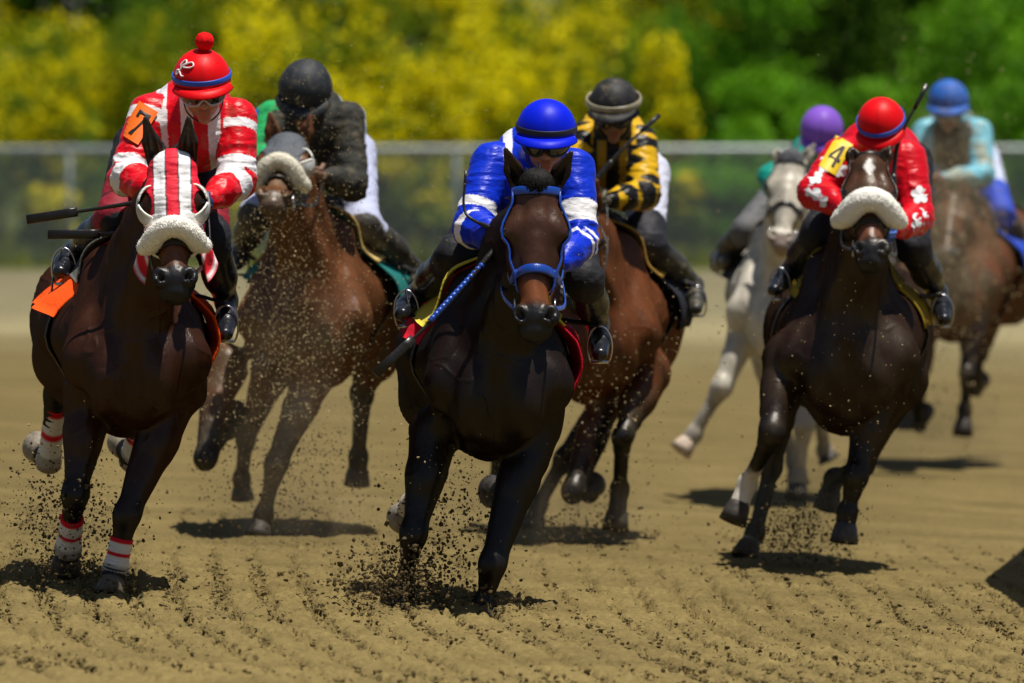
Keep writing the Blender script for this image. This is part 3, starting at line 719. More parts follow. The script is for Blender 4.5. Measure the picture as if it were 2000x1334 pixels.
    fc.append(tuple(range(m))); fc.append(tuple(n * m + x for x in range(m))[::-1])
    cm = M[S.get('capmat', 'cap')]; cc = np.tile(S['cap'], (2 * n * m, 1)).astype(float)
    seam = np.tile(np.array([abs(j % 10) == 0 for i in range(n) for j in range(m)]), 2); cc[seam] *= .85
    he = mesh_obj('helmet', np.concatenate([Vh, Vi]), fc, cm, t, cc)
    # peak
    a = np.radians(np.linspace(-66, 66, 26)); rows = []
    for e, dz, th in ((0, 0, .004), (.5, -.004, .004), (1, -.014, .003)):
        ext = S.get('peak', .048) * e * np.cos(a * .95) ** .6
        for sg_ in (1, -1): rows.append(np.array([q((.115 + ext[i] * .6) * math.sin(x), -.008 + (.131 + ext[i]) * math.cos(x), -.016 + dz + sg_ * th - .012 * math.cos(x) * e) for i, x in enumerate(a)]))
    R = [rows[0], rows[2], rows[4], rows[5], rows[3], rows[1]]; Vp = np.array(R).reshape(-1, 3); K = 26; fc = []
    for i in range(6):
        for j in range(K - 1): fc.append((i * K + j, ((i + 1) % 6) * K + j, ((i + 1) % 6) * K + j + 1, i * K + j + 1))
    fc += [tuple(i * K for i in range(6)), tuple(i * K + K - 1 for i in range(6))[::-1]]
    mesh_obj('peak', Vp, fc, cm, he, np.tile(S.get('peakc', S['cap']), (len(Vp), 1)))
    if 'band' in S:
        pts, no = [], []
        for j in range(44):
            ph = 2 * math.pi * j / 44; pts.append(q(.1165 * math.cos(ph), -.008 + .1325 * math.sin(ph), .006 + S.get('bandz', 0))); no.append(rt * math.cos(ph) + fw * math.sin(ph) + up * .1)
        vv, ff = strap(pts, no, S.get('bandw', .020), .003, True); mesh_obj('helmet_band', vv, ff, S['band'], he)
    if S.get('pompom'):
        c = q(.02, -.01, .142); v0, f0 = ball(c, .037, 22); n_ = fbm(v0[:, 0] * 150, v0[:, 1] * 150, v0[:, 2] * 150, o=2); v0 = c + (v0 - c) * (.93 + .16 * n_)[:, None]
        mesh_obj('pompom', v0, f0, M['pad'], he, np.tile(S['cap'], (len(v0), 1)))
    a = np.radians(np.linspace(-72, 72, 30)); gz = -.052
    def gog(x, z, o): return q((.088 + o) * math.sin(x), .012 + (.090 + o + .018) * math.cos(x), z)
    up_, lo = [], []
    for x in a:
        nose = math.exp(-(x / .20) ** 2); e = (abs(x) / math.radians(72)) ** 4
        up_.append((x, gz + .030 - .010 * e)); lo.append((x, gz - .034 + .026 * nose + .024 * e))
    rows = [np.array([gog(x, lo[i][1] + (up_[i][1] - lo[i][1]) * tt, .004 + .008 * math.sin(tt * math.pi)) for i, (x, _) in enumerate(lo)]) for tt in np.linspace(0, 1, 6)]
    Vg = np.array(rows).reshape(-1, 3); K = len(a); ff = [(i * K + j, i * K + j + 1, (i + 1) * K + j + 1, (i + 1) * K + j) for i in range(5) for j in range(K - 1)]
    go = mesh_obj('goggles', Vg, ff, M['lens'], t)
    loop = np.concatenate([rows[0], rows[-1][::-1]]); vv, ff = tube(loop, .0055 * k, 6, True); mesh_obj('goggle_frame', vv, ff, M[S.get('gogframe', 'cleargog')], go)
    st_ = [gog(x, gz - .002, .006) for x in np.radians(np.linspace(72, 288, 26))]; vv, ff = strap([p_ + (p_ - hd) * .0 for p_ in st_], [p_ - hd for p_ in st_], .03, .004); mesh_obj('goggle_strap', vv, ff, M['leather'], go)
    if S.get('second_goggles'):
        v2 = [gog(x, .018, .036) for x in np.radians(np.linspace(-180, 180, 50, endpoint=False))]; vv, ff = strap(v2, [p_ - hd for p_ in v2], .026, .006, True); mesh_obj('spare_goggles', vv, ff, M['spare'], t)
    # chin strap
    cs = spline([q(-.082, .0, -.05), q(-.066, .045, -.13), q(0, .062, -.172), q(.066, .045, -.13), q(.082, 0, -.05)], 22); vv, ff = strap(cs, [p_ - q(0, 0, -.08) for p_ in cs], .014, .003); mesh_obj('chin_strap', vv, ff, M['leather'], he)
    return dict(root=t, g=g, q=q, sg=sg, hd=hd, he=he, kn=kn, an=an, haL=haL, haR=haR, k=k, rt=rt, fw=fw, up=up, Pt=Pt)
def decal(J, c, ex, ey, w, hh, mt, name, shape=None, off=.012, n=10, parent=None, pushd=None, ctr=None):
    """thin plate laid on the jacket, following it; shape: polygon outline in -1..1 (else a rectangle)"""
    ex = nrm(ex); ey = nrm(ey - ex * (np.asarray(ey) @ ex)); nd = np.cross(ex, ey); nd = nd if nd[1] < 0 else -nd
    fld = J['g']
    def proj(a, b):
        o = c + ex * a * w / 2 + ey * b * hh / 2 - nd * .12; p = hit(fld, o, [nd], .5, off, 140)[0]; return p
    if shape is None:
        A = np.array([[proj(a, b) for a in np.linspace(-1, 1, n)] for b in np.linspace(-1, 1, n)]); V = np.concatenate([A.reshape(-1, 3), A.reshape(-1, 3) + nd * .005]); K = n * n; ff = []
        for i in range(n - 1):
            for j in range(n - 1): q = (i * n + j, i * n + j + 1, (i + 1) * n + j + 1, (i + 1) * n + j); ff += [q[::-1], tuple(K + x for x in q)]
        for i in range(n - 1):
            for j in (0, n - 1): ff += [(i * n + j, (i + 1) * n + j, K + (i + 1) * n + j, K + i * n + j), (j * n + i, j * n + i + 1, K + j * n + i + 1, K + j * n + i)]
    else:
        cen = proj(*(ctr or np.mean(shape, 0))); o = [proj(a, b) for a, b in shape]; m = len(o); V = np.array([cen] + o); V = np.concatenate([V, V + nd * .003]); ff = []
        for i in range(m): j = (i + 1) % m; ff += [(0, 1 + j, 1 + i), (m + 1, m + 2 + i, m + 2 + j), (1 + i, 1 + j, m + 2 + j, m + 2 + i)]
    return mesh_obj(name, V, ff, mt, parent or J['root'], smooth=False)
def whip(label, pts, flap=.036, thick=1.):
    pts = [np.asarray(p) for p in pts]; c = pts[0]; o = empty('whip', c, label, 'whip', 'whips carried by the jockeys')
    pp = spline(pts, 20); vv, ff = tube(pp, np.linspace(.012, .0055, 20) * thick, 8); s = mesh_obj('shaft', vv, ff, M['leather'], o)
    gr = spline([pp[0], pp[3], pp[6]], 10); vv, ff = tube(gr, .014 * thick + .0012 * np.sin(np.arange(10) * 2), 8); mesh_obj('grip', vv, ff, M['leather'], o)
    d = nrm(pp[-1] - pp[-3]); e = pp[-1]; n = nrm(np.cross(d, [0, 1., 0]))
    vv, ff = strap([e - d * .02, e + d * .02, e + d * flap * 2.6, e + d * flap * 5.2], np.tile([0, -1., 0.1], (4, 1)), flap, flap / 3); mesh_obj('flap', vv, ff, M['leather'], o)
    return o
for k_ in ('coat', 'dusty'):
    t = M[k_].node_tree; b = t.nodes['Principled BSDF']; b.inputs['Specular IOR Level'].default_value = 0
    g_ = t.nodes.new('ShaderNodeBsdfGlossy'); g_.inputs['Roughness'].default_value = .37 if k_ == 'coat' else .5; g_.inputs['Color'].default_value = (1, .97, .93, 1); x = t.nodes.new('ShaderNodeMixShader'); x.inputs[0].default_value = .024 if k_ == 'coat' else .008
    bn = [n for n in t.nodes if n.type == 'BUMP'][0]; t.links.new(bn.outputs[0], g_.inputs['Normal'])
    t.links.new(b.outputs[0], x.inputs[1]); t.links.new(g_.outputs[0], x.inputs[2]); t.links.new(x.outputs[0], t.nodes['Material Output'].inputs[0])
M['skinv'] = mat('skin_tone', attr=True, rough=.5, spec=.35)
M['spare'] = mat('spare_goggle', (.30, .27, .18), .35, .5, nz=.3, nscale=40)
# ------------------------------------------------------------------ the setting: ground, grass, fence, shrubs, trees
def furrow(x, y):
    """1 in the harrow line, 0 between"""
    t = y - 30; tc = np.clip(t, -2, 5); c = x + .15 * tc - .0125 * tc ** 2 + .03 * (t - tc) + .05 * (fbm(x * 1.2, y * .35, o=2) - .5) + .022 * (fbm(x * 7, y * 2.0, o=2) - .5)
    return np.exp(-((((c / .175) % 1) - .5) / .17) ** 2)
def relief(x, y):
    n1 = fbm(x * 1.1, y * .5, o=3); near = np.clip((39 - y) / 4, 0, 1) ; mid = np.clip((60 - y) / 12, 0, 1)
    fur = furrow(x, y); fur2 = 0
    fade = np.clip(fbm(x * .8 + 5, y * .35, o=2) * 3.2 - .6, .55, 1)
    lump = fbm(x * 27, y * 22, o=4, g=.6); lump = np.clip(lump - .42, 0, 1) ** 1.2
    fine = fbm(x * 55, y * 45, o=2)
    return mid * (.050 * (n1 - .5) + near * fade * (-.048 * fur) + (.028 + near * fade * (.030 + .17 * fur)) * lump + .012 * fine * (.3 + near) + .020 * near * fade * np.clip(fbm(x * 60 + 9, y * 34, o=2) - .40, 0, 1))
def grow(a, st, g, end):
    o = [a]
    while abs(o[-1]) < end: o.append(o[-1] + st); st *= g
    return np.array(o)
xr = grow(2.45, .014, 1.16, 320); xs = np.concatenate([-xr[::-1], np.arange(-2.44, 2.445, .0115), xr])
ys = np.concatenate([[-60, -20, 0, 10, 18, 23, 26, 27.5, 28], np.arange(28.2, 38, .026), np.arange(38, 60, .06), grow(60, .1, 1.06, 900)])
XX, YY = np.meshgrid(xs, ys, indexing='ij'); ZZ = bank(XX, YY) + np.where(YY > 27.9, relief(XX, YY), 0)
PRINTS = [(P(a, b, ground_depth(a, b)), r) for a, b, r in ((600, 1062, .16), (1130, 1088, .17), (1590, 1100, .17), (790, 1195, .16), (130, 1125, .13), (230, 1160, .10), (950, 1210, .09), (700, 1040, .1), (1800, 1180, .08), (500, 1240, .08), (1300, 1150, .1))]
for p, r in PRINTS:
    q = np.exp(-(((XX - p[0]) / r) ** 2 + ((YY - p[1]) / (r * 1.3)) ** 2)); q2 = np.exp(-(((XX - p[0]) / (r * 1.5)) ** 2 + ((YY - p[1] - .1) / (r * 2)) ** 2)); ZZ += .035 * (q2 - 1.35 * q)
ny = len(ys); I = np.arange(len(xs) * ny).reshape(len(xs), ny)
Q = np.stack([I[:-1, :-1], I[1:, :-1], I[1:, 1:], I[:-1, 1:]], -1).reshape(-1, 4)
gm = bpy.data.materials.new('track_soil'); gm.use_nodes = True; T = gm.node_tree; N_, L_ = T.nodes, T.links; pb = N_['Principled BSDF']; pb.inputs['Roughness'].default_value = .95; pb.inputs['Specular IOR Level'].default_value = .05
tc = N_.new('ShaderNodeTexCoord'); sx = N_.new('ShaderNodeSeparateXYZ'); L_.new(tc.outputs['Object'], sx.inputs[0])
rp = N_.new('ShaderNodeValToRGB'); mr = N_.new('ShaderNodeMapRange'); mr.inputs[1].default_value = 30; mr.inputs[2].default_value = 130; L_.new(sx.outputs[1], mr.inputs[0]); L_.new(mr.outputs[0], rp.inputs[0])
el = rp.color_ramp.elements; el[0].color = (.182, .136, .053, 1); el[1].position = 1; el[1].color = (.07, .085, .025, 1)
for ps, c in ((.08, (.158, .118, .046, 1)), (.25, (.144, .108, .042, 1)), (.40, (.150, .114, .047, 1)), (.50, (.17, .140, .068, 1)), (.55, (.27, .228, .125, 1)), (.59, (.235, .202, .108, 1)), (.66, (.19, .166, .095, 1)), (.97, (.16, .142, .085, 1)), (.995, (.07, .085, .025, 1))):
    e = el.new(ps); e.color = c
no = N_.new('ShaderNodeTexNoise'); no.inputs['Scale'].default_value = 26; no.inputs['Detail'].default_value = 8; no.inputs['Roughness'].default_value = .7; L_.new(tc.outputs['Object'], no.inputs[0])
m2 = N_.new('ShaderNodeMapRange'); m2.inputs[1].default_value = .3; m2.inputs[2].default_value = .7; m2.inputs[3].default_value = .68; m2.inputs[4].default_value = 1.25; L_.new(no.outputs[0], m2.inputs[0])
n3 = N_.new('ShaderNodeTexNoise'); n3.inputs['Scale'].default_value = 1.3; n3.inputs['Detail'].default_value = 4; L_.new(tc.outputs['Object'], n3.inputs[0])
m3 = N_.new('ShaderNodeMapRange'); m3.inputs[1].default_value = .35; m3.inputs[2].default_value = .65; m3.inputs[3].default_value = .82; m3.inputs[4].default_value = 1.12; L_.new(n3.outputs[0], m3.inputs[0])
mm = N_.new('ShaderNodeMath'); mm.operation = 'MULTIPLY'; L_.new(m2.outputs[0], mm.inputs[0]); L_.new(m3.outputs[0], mm.inputs[1])
mx = N_.new('ShaderNodeMixRGB'); mx.blend_type = 'MULTIPLY'; mx.inputs[0].default_value = 1; L_.new(rp.outputs[0], mx.inputs[1]); L_.new(mm.outputs[0], mx.inputs[2]); L_.new(mx.outputs[0], pb.inputs[0])
bp = N_.new('ShaderNodeBump'); bp.inputs['Strength'].default_value = .5; bp.inputs['Distance'].default_value = .02; n4 = N_.new('ShaderNodeTexNoise'); n4.inputs['Scale'].default_value = 70; n4.inputs['Detail'].default_value = 6; L_.new(tc.outputs['Object'], n4.inputs[0]); L_.new(n4.outputs[0], bp.inputs['Height']); L_.new(bp.outputs[0], pb.inputs['Normal'])
tag(mesh_obj('ground', np.stack([XX, YY, ZZ], -1).reshape(-1, 3), Q, gm), kind='structure', label='brown raked dirt racetrack under the horses')
def lumps(name, pos, rad, m, label, squash=.75):
    """many small angular clods in one mesh"""
    n = len(pos); ico = np.array([[0, 0, 1], [.89, 0, .45], [.28, .85, .45], [-.72, .53, .45], [-.72, -.53, .45], [.28, -.85, .45], [.72, .53, -.45], [-.28, .85, -.45], [-.89, 0, -.45], [-.28, -.85, -.45], [.72, -.53, -.45], [0, 0, -1]])
    fc = np.array([(0, 1, 2), (0, 2, 3), (0, 3, 4), (0, 4, 5), (0, 5, 1), (1, 6, 2), (2, 7, 3), (3, 8, 4), (4, 9, 5), (5, 10, 1), (6, 7, 2), (7, 8, 3), (8, 9, 4), (9, 10, 5), (10, 6, 1), (6, 11, 7), (7, 11, 8), (8, 11, 9), (9, 11, 10), (10, 11, 6)])
    s = rng.uniform(.55, 1.3, (n, 12, 1)) * ico[None] * rng.uniform(.6, 1.4, (n, 1, 3)) * [1, 1, squash]
    a = rng.uniform(0, 6.28, n); c_, s_ = np.cos(a), np.sin(a); x = s[..., 0] * c_[:, None] - s[..., 1] * s_[:, None]; y = s[..., 0] * s_[:, None] + s[..., 1] * c_[:, None]
    V = pos[:, None] + np.stack([x, y, s[..., 2]], -1) * rad[:, None, None]
    Fc = (fc[None] + 12 * np.arange(n)[:, None, None]).reshape(-1, 3)
    return tag(mesh_obj(name, V.reshape(-1, 3), Fc, m, smooth=False), label, kind='stuff')
n = 700000; yy = 28.6 + 13 * rng.random(n) ** 1.5; xx = rng.uniform(-1, 1, n) * (.064 * yy + .1)
patch = np.clip(fbm(xx * .9, yy * .4, o=3) * 3.2 - .9, .15, 1) * np.clip((38.5 - yy) / 3, .12, 1); dens = patch * (.03 + .95 * furrow(xx, yy) ** 1.3); keep = dens > rng.uniform(0, 1.1, n); xx, yy = xx[keep], yy[keep]
rr = .0020 + .0105 * rng.random(len(xx)) ** 6
lumps('soil_clods', np.stack([xx, yy, bank(xx, yy) + relief(xx, yy) + rr * .3], 1), rr, M['mud'], 'loose brown clods scattered over the raked dirt')
# fence: chain link on steel posts
FY = 131.5; fo = empty('chain_link_fence', (0, FY, 0), 'grey chain link fence with a steel top rail running behind the track', 'fence')
x0, x1, ft = -36., 36., 1.80
vv, ff = tube([[x0, FY, ft], [x1, FY, ft + .03]], .052, 12); mesh_obj('top_rail', vv, ff, M['galv'], fo)
ps = (893 - 137) / 2 / F * FY; px0 = (893 - 1000) / F * FY
for i in range(-10, 11):
    x = px0 + i * ps
    if x0 <= x <= x1:
        vv, ff = tube([[x, FY, -.3], [x, FY, ft + .02]], .042, 10); c_ = ball([x, FY, ft + .06], (.05, .05, .035), 6); mesh_obj('post', *join([(vv, ff), c_]), M['galv'], fo)
V, ff = [], []; pit = .075; wd = .0030
for sgn in (1, -1):
    for xa in np.arange(-17, 17, pit):
        a = np.array([xa, FY - .05 + sgn * .004, .03]); b = np.array([xa + sgn * (ft - .05), FY - .05 + sgn * .004, ft - .02]); u_ = np.array([wd * .8, 0, -sgn * wd * .8]); k = len(V)
        V += [a - u_, a + [0, -wd, 0], a + u_, b - u_, b + [0, -wd, 0], b + u_]; ff += [(k, k + 1, k + 4, k + 3), (k + 1, k + 2, k + 5, k + 4), (k + 2, k, k + 3, k + 5)]
mesh_obj('wire_mesh', np.array(V), ff, M['galv'], fo)
# leaves
def leafmat(name, rough=.6):
    m = mat(name, attr=True, rough=rough, spec=.12); t = m.node_tree; b = t.nodes['Principled BSDF']; at = next(x for x in t.nodes if x.type == 'ATTRIBUTE')
    tr = t.nodes.new('ShaderNodeBsdfTranslucent'); t.links.new(at.outputs[0], tr.inputs[0]); mx_ = t.nodes.new('ShaderNodeMixShader'); mx_.inputs[0].default_value = .35
    t.links.new(b.outputs[0], mx_.inputs[1]); t.links.new(tr.outputs[0], mx_.inputs[2]); t.links.new(mx_.outputs[0], t.nodes['Material Output'].inputs[0]); return m
M['leaf'] = leafmat('leaves'); M['bark'] = mat('bark', (.03, .024, .018), .9, .1, nz=.3, nscale=6, bump=.4, bscale=12)
def leaves(blobs, n, size, cols, rs, top=None, patch=.44):
    """leaf faces spread through blobs (centre, radii); cols(u height 0..1, clump noise) -> colour"""
    bc = np.array([b[0] for b in blobs]); br = np.array([b[1] for b in blobs]); wt = np.prod(br, 1) ** .67; k = rs.choice(len(blobs), n, p=wt / wt.sum())
    d = rs.normal(size=(n, 3)); d /= np.linalg.norm(d, axis=1)[:, None]; c = bc[k] + d * br[k] * (rs.random(n) ** .35)[:, None]
    c = c[c[:, 2] > .05]; n = len(c); cl = fbm(c[:, 0] * 1.6, c[:, 1] * 1.6, c[:, 2] * 1.6, o=3); keep = cl > .36; c, cl = c[keep], cl[keep]; n = len(c)
    nn = rs.normal(size=(n, 3)) + [0, -.3, .8]; nn /= np.linalg.norm(nn, axis=1)[:, None]; u_ = np.cross(nn, rs.normal(size=(n, 3))); u_ /= np.linalg.norm(u_, axis=1)[:, None]; w_ = np.cross(nn, u_)
    s = size * rs.uniform(.6, 1.4, (n, 1)); V = np.stack([c - u_ * s, c - w_ * s * .5, c + u_ * s, c + w_ * s * .5], 1).reshape(-1, 3); f = np.arange(4 * n).reshape(n, 4)
    zl, zh = bc[:, 2].min() - .2, (bc[:, 2] + br[:, 2]).max(); hgt = np.clip((c[:, 2] - zl) / (zh - zl), 0, 1)
    return V, f, np.repeat(cols(hgt, np.where(fbm(c[:, 0] * .75 + 7, c[:, 1] * .3, c[:, 2] * 1.1, o=3) > patch, cl, cl - .35), rs.random(n)), 4, 0)
def mixc(a, b, t): return np.array(a)[None] * (1 - t)[:, None] + np.array(b)[None] * t[:, None]
def c_broom(h_, cl, r):
    c = mixc((.03, .075, .002), (.11, .21, .003), r); fl = (fbm(h_ * 9, cl * 14, o=2) + .5 * (cl - .5) + .25 * h_ > .56) & (r > .2)
    c[fl] = mixc((.62, .52, .0), (.92, .80, .0), r)[fl]; return c
def c_olive(h_, cl, r):
    c = mixc((.07, .12, .002), (.22, .30, .003), r); fl = (cl > .55) & (r > .5); c[fl] = (.5, .44, .0); return c
def c_green(h_, cl, r): return mixc((.035, .13, .004), (.19, .44, .008), r * .6 + .4 * np.clip(cl * 2 - .5, 0, 1))
def c_dark(h_, cl, r): return mixc((.03, .075, .004), (.10, .21, .008), r)
def plant(name, label, cat, group, x, y, hgt, wid, cols, n, size, trunk, seed):
    rs = np.random.default_rng(seed); o = empty(name, (x, y, 0), label, cat, group); bl = []
    nb = 9 if trunk else 8
    for i in range(nb):
        a = rs.uniform(0, 6.28); q = math.sqrt(rs.random()); zz = rs.uniform(.24 if trunk else .22, .86)
        bl.append((np.array([x + math.cos(a) * q * wid * .30, y + math.sin(a) * q * wid * .30, hgt * zz]), np.array([wid * rs.uniform(.2, .32), wid * rs.uniform(.2, .32), hgt * rs.uniform(.12, .2)])))
    V, f, c = leaves(bl, n, size, cols, rs); mesh_obj('crown', V, f, M['leaf'], o, c, smooth=False)
    parts = []
    for i in range(5 if trunk else 6):
        e = bl[i][0]; b = np.array([x + rs.uniform(-.1, .1) * (1 if trunk else 3), y + rs.uniform(-.1, .1), -.1]); m_ = (b + e) / 2 + [0, 0, hgt * .05]
        parts.append(tube(spline([b, m_, e], 8), np.linspace((.13 if trunk else .05) * hgt / 5, .015, 8), 7))
    vv, ff = join(parts); mesh_obj('trunk' if trunk else 'stem', vv, ff, M['bark'], o); return o
def at(px, D): return (px - 1000) / F * D
# (pixel x, pixel y of the top, distance, width in pixels, kind)
PL = [(70, 115, 143, 330, 'b'), (235, 80, 150, 260, 'o'), (330, 225, 146, 170, 'g'), (440, 85, 144, 240, 'b'), (250, 260, 140, 200, 'g'), (580, -10, 149, 330, 'b'), (640, 150, 139, 200, 'b'), (745, 165, 142, 260, 'b'),
      (770, -60, 152, 260, 'o'), (880, 40, 144, 240, 'b'), (1000, 70, 141, 280, 'b'), (1120, 60, 143, 270, 'b'), (1240, 85, 146, 200, 'b'), (1310, 185, 140, 150, 'b'), (920, 180, 138, 220, 'b'), (60, -40, 152, 260, 'o'), (400, -80, 154, 280, 'o'), (1190, 240, 139, 220, 'o'),
      (-140, 80, 145, 330, 'b'), (-350, 60, 146, 330, 'b'), (420, 345, 136, 190, 'b'), (90, 365, 136, 150, 'b'), (840, 330, 135, 140, 'b'), (1330, 330, 135, 120, 'b'), (1010, 330, 135.5, 170, 'o')]
PL += [(x, y, 153 + (i % 3), 330, k) for i, (x, y, k) in enumerate(((-60, -60, 'b'), (150, -90, 'o'), (330, -40, 'g'), (520, -110, 'b'), (690, -100, 'o'), (860, -110, 'b'), (1020, -80, 'o'), (1160, -110, 'b'), (1290, -60, 'o'), (200, 150, 'g'), (330, 100, 'o'), (530, 150, 'g'), (700, 60, 'o')))]
PL += [(x, y, 147 + (i % 4), 300, k) for i, (x, y, k) in enumerate(((-30, 20, 'o'), (120, -20, 'b'), (300, 30, 'o'), (420, -30, 'b'), (640, -30, 'b'), (760, 50, 'o'), (930, -30, 'b'), (1080, -20, 'b'), (1220, 10, 'o'), (700, 130, 'b'), (180, 110, 'b'), (1180, 130, 'b'), (330, 150, 'o')))]
names = {'b': ('broom_shrub', 'yellow flowering shrub', c_broom), 'o': ('olive_shrub', 'olive green shrub', c_olive), 'g': ('green_shrub', 'dark green leafy shrub', c_dark)}
LM = [(-60, 'the left edge'), (150, 'the leftmost fence post'), (394, 'the red pompom helmet'), (598, 'the muddy jockey'), (893, 'the middle fence post'), (1067, 'the plain blue helmet'), (1199, 'the yellow diamond silks'), (1420, 'the empty rail'), (1605, 'the purple helmet'), (1720, 'the clover silks'), (1852, 'the pale blue silks'), (2060, 'the right edge')]
SEEN = {}
def where(px, py, adj):
    m, l = min(LM, key=lambda a: abs(a[0] - px)); d = px - m
    s_ = 'behind' if abs(d) < 45 else ('left of' if d < 0 else 'right of'); z = 'low' if py > 290 else ('tall' if py < 0 else 'middling')
    b_ = f'{z} {adj} beyond the fence, {s_} {l}'; n_ = SEEN.get(b_, 0); SEEN[b_] = n_ + 1
    return b_ if not n_ else b_ + (', rearmost there' if n_ == 1 else ', darkest there')
for i, (px, py, D, wpx, kd) in enumerate(PL):
    nm_, lb, cf = names[kd]; hgt = P(px, py, D)[2] + .15; wd_ = wpx / F * D
    plant(nm_, where(px, py, lb), 'shrub', 'shrubs behind the fence', at(px, D), D, max(hgt, .8), wd_, cf, int(1500 + 900 * wd_), .060, False, 100 + i)
for i, (px, py, D, wpx, kd) in enumerate([(1420, -180, 150, 420, 'g'), (1500, 95, 143, 300, 'g'), (1640, -200, 155, 480, 'd'), (1660, 130, 141, 300, 'g'), (1800, 70, 145, 360, 'g'), (1900, -240, 152, 500, 'g'), (1990, 60, 142, 330, 'g'), (2160, -100, 148, 480, 'g'), (2350, -150, 150, 480, 'g'), (1370, 330, 138, 220, 'g'), (1480, 280, 139, 260, 'g')]):
    hgt = P(px, py, D)[2]; wd_ = wpx / F * D
    plant('leafy_tree', where(px, py, 'bright green leafy tree' if kd == 'g' else 'dark green leafy tree'), 'tree', 'trees behind the fence', at(px, D), D, hgt, wd_, c_green if kd == 'g' else c_dark, int(2500 + 1200 * wd_), .075, True, 300 + i)
for i, px in enumerate(range(-500, 2700, 200)):
    D = 160 + (i % 3) * 4; plant('dark_tree', where(px, -50, 'dark background tree'), 'tree', 'dark trees behind the shrubs', at(px, D), D, 8 + (i % 4) * .8, 4.6, c_dark, 9000, .13, True, 500 + i)
# low grass beyond the fence and along its foot
gn = 24000; gx = rng.uniform(-19, 19, gn); gy = rng.uniform(FY - 1.0, 160, gn); gh = rng.uniform(.12, .42, gn) * (.5 + fbm(gx * .7, gy * .3, o=2))
lx = rng.uniform(-.10, .10, (gn, 2)); V = np.stack([np.stack([gx - .03, gy, 0 * gx - .02], 1), np.stack([gx + .03, gy, 0 * gx - .02], 1), np.stack([gx + lx[:, 0], gy + lx[:, 1], gh], 1)], 1).reshape(-1, 3)
gc = mixc((.10, .15, .02), (.38, .36, .03), rng.random(gn) * np.clip(fbm(gx * .5, gy * .2, o=2) * 2.2 - .4, 0, 1)); tag(mesh_obj('grass', V, np.arange(3 * gn).reshape(gn, 3), M['leaf'], None, np.repeat(gc, 3, 0), smooth=False), 'yellow green grass along the foot of the fence', kind='stuff')
# ------------------------------------------------------------------ silks
def lerpc(C, m, c):
    m = np.clip(m, 0, 1)[:, None]; return C * (1 - m) + np.array(c)[None] * m
RED, WHT = (.62, .003, .012), (.74, .73, .75)
def stripes(V, x, w, a, b): return np.where((np.floor(x / w).astype(int) % 2 == 0)[:, None], np.array(a)[None], np.array(b)[None])
def pat_stripes(V, N, td, names, wh, K):
    C = np.tile(RED, (len(V), 1)).astype(float); d = V - K['mid']
    sp = np.abs(((d[:, 0] + .02 + .05 * d[:, 2]) / .105) % 1 - .5) * 2; tor = wh == 4; C = lerpc(C, (tor & (sp > .52)) * 1., WHT)
    for nm_, lst in (('ua_l', ((.02, .20), (.78, .93))), ('ua_r', ((.12, .26), (.70, .93))), ('fa_l', ((.02, .20), (.95, 1.3))), ('fa_r', ((.10, .34),))):
        t = td[nm_][0] + .022 * (fbm(V[:, 0] * 14, V[:, 1] * 14, V[:, 2] * 14) - .5)
        for a, b in lst: C = lerpc(C, ((wh == names.index(nm_)) & (t > a) & (t < b)) * 1., WHT)
    dirt = np.clip((fbm(V[:, 0] * 50, V[:, 1] * 50, V[:, 2] * 50, o=3) - .62) / .1, 0, .5); return lerpc(C, dirt * .5, (.2, .15, .1))
def pat_blue(V, N, td, names, wh, K):
    C = np.tile((.004, .028, .50), (len(V), 1)).astype(float)
    for nm_, lst in (('ua_l', ((.66, .80),)), ('ua_r', ((.52, .82),)), ('fa_l', ((-.02, .16),)), ('fa_r', ((.02, .10), (.16, .22)))):
        t = td[nm_][0]
        for a, b in lst: C = lerpc(C, ((wh == names.index(nm_)) & (t > a) & (t < b)) * 1., WHT)
    d = V - K['mid']; C = lerpc(C, ((wh == 4) & (np.abs(d[:, 0] + .10) < .018) & (d[:, 2] > .02)) * 1., WHT); return C
def pat_mud(V, N, td, names, wh, K):
    C = np.tile((.030, .030, .026), (len(V), 1)).astype(float); n = fbm(V[:, 0] * 11, V[:, 1] * 11, V[:, 2] * 11, o=4)
    C = C * (.6 + .9 * n)[:, None]; side = N[:, 0] * .9 + N[:, 1] * .75 + .35 * (n - .5)
    C = lerpc(C, (side - .62) / .06, (.50, .56, .74)); d = V[:, 0] - K['mid'][0]
    C = lerpc(C, ((-N[:, 0] + .4 * N[:, 1] + .4 * (n - .5) > .50) & (d < -.08)) * 1., (.03, .17, .55)); C = lerpc(C, ((d < -.02) & (N[:, 2] > .55) & (d > -.30)) * 1., (.01, .30, .09)); return C
def pat_diamond(V, N, td, names, wh, K):
    Y, B_ = (.62, .36, .008), (.010, .009, .009); C = np.tile(B_, (len(V), 1)).astype(float); C[wh == 4] = B_
    for a in ('ua_l', 'fa_l', 'ua_r', 'fa_r'):
        m = wh == names.index(a); t = td[a][0] * (3.0 if a[0] == 'u' else 2.6); x = (V - K['sh' + a[-1].upper()])
        ang = (x[:, 0] * (1 if a[-1] == 'r' else -1) * .8 - x[:, 1]) / .17; u1 = np.abs((t + ang) % 1 - .5); u2 = np.abs((t - ang) % 1 - .5); dm = (np.abs((t % 1) - .5) + np.abs((ang % 1) - .5)) < .44
        C = lerpc(C, (m & ~dm) * 1., Y)
    d = V - K['mid']; C = lerpc(C, ((wh == 4) & (np.abs(d[:, 0]) > .09) & (d[:, 2] > -.02) & (np.abs(d[:, 0]) < .17)) * 1., Y); C = lerpc(C, ((wh == 4) & (np.abs(np.abs(d[:, 0]) - .05) < .02) & (d[:, 2] < .0)) * 1., (.35, .21, .01)); return C
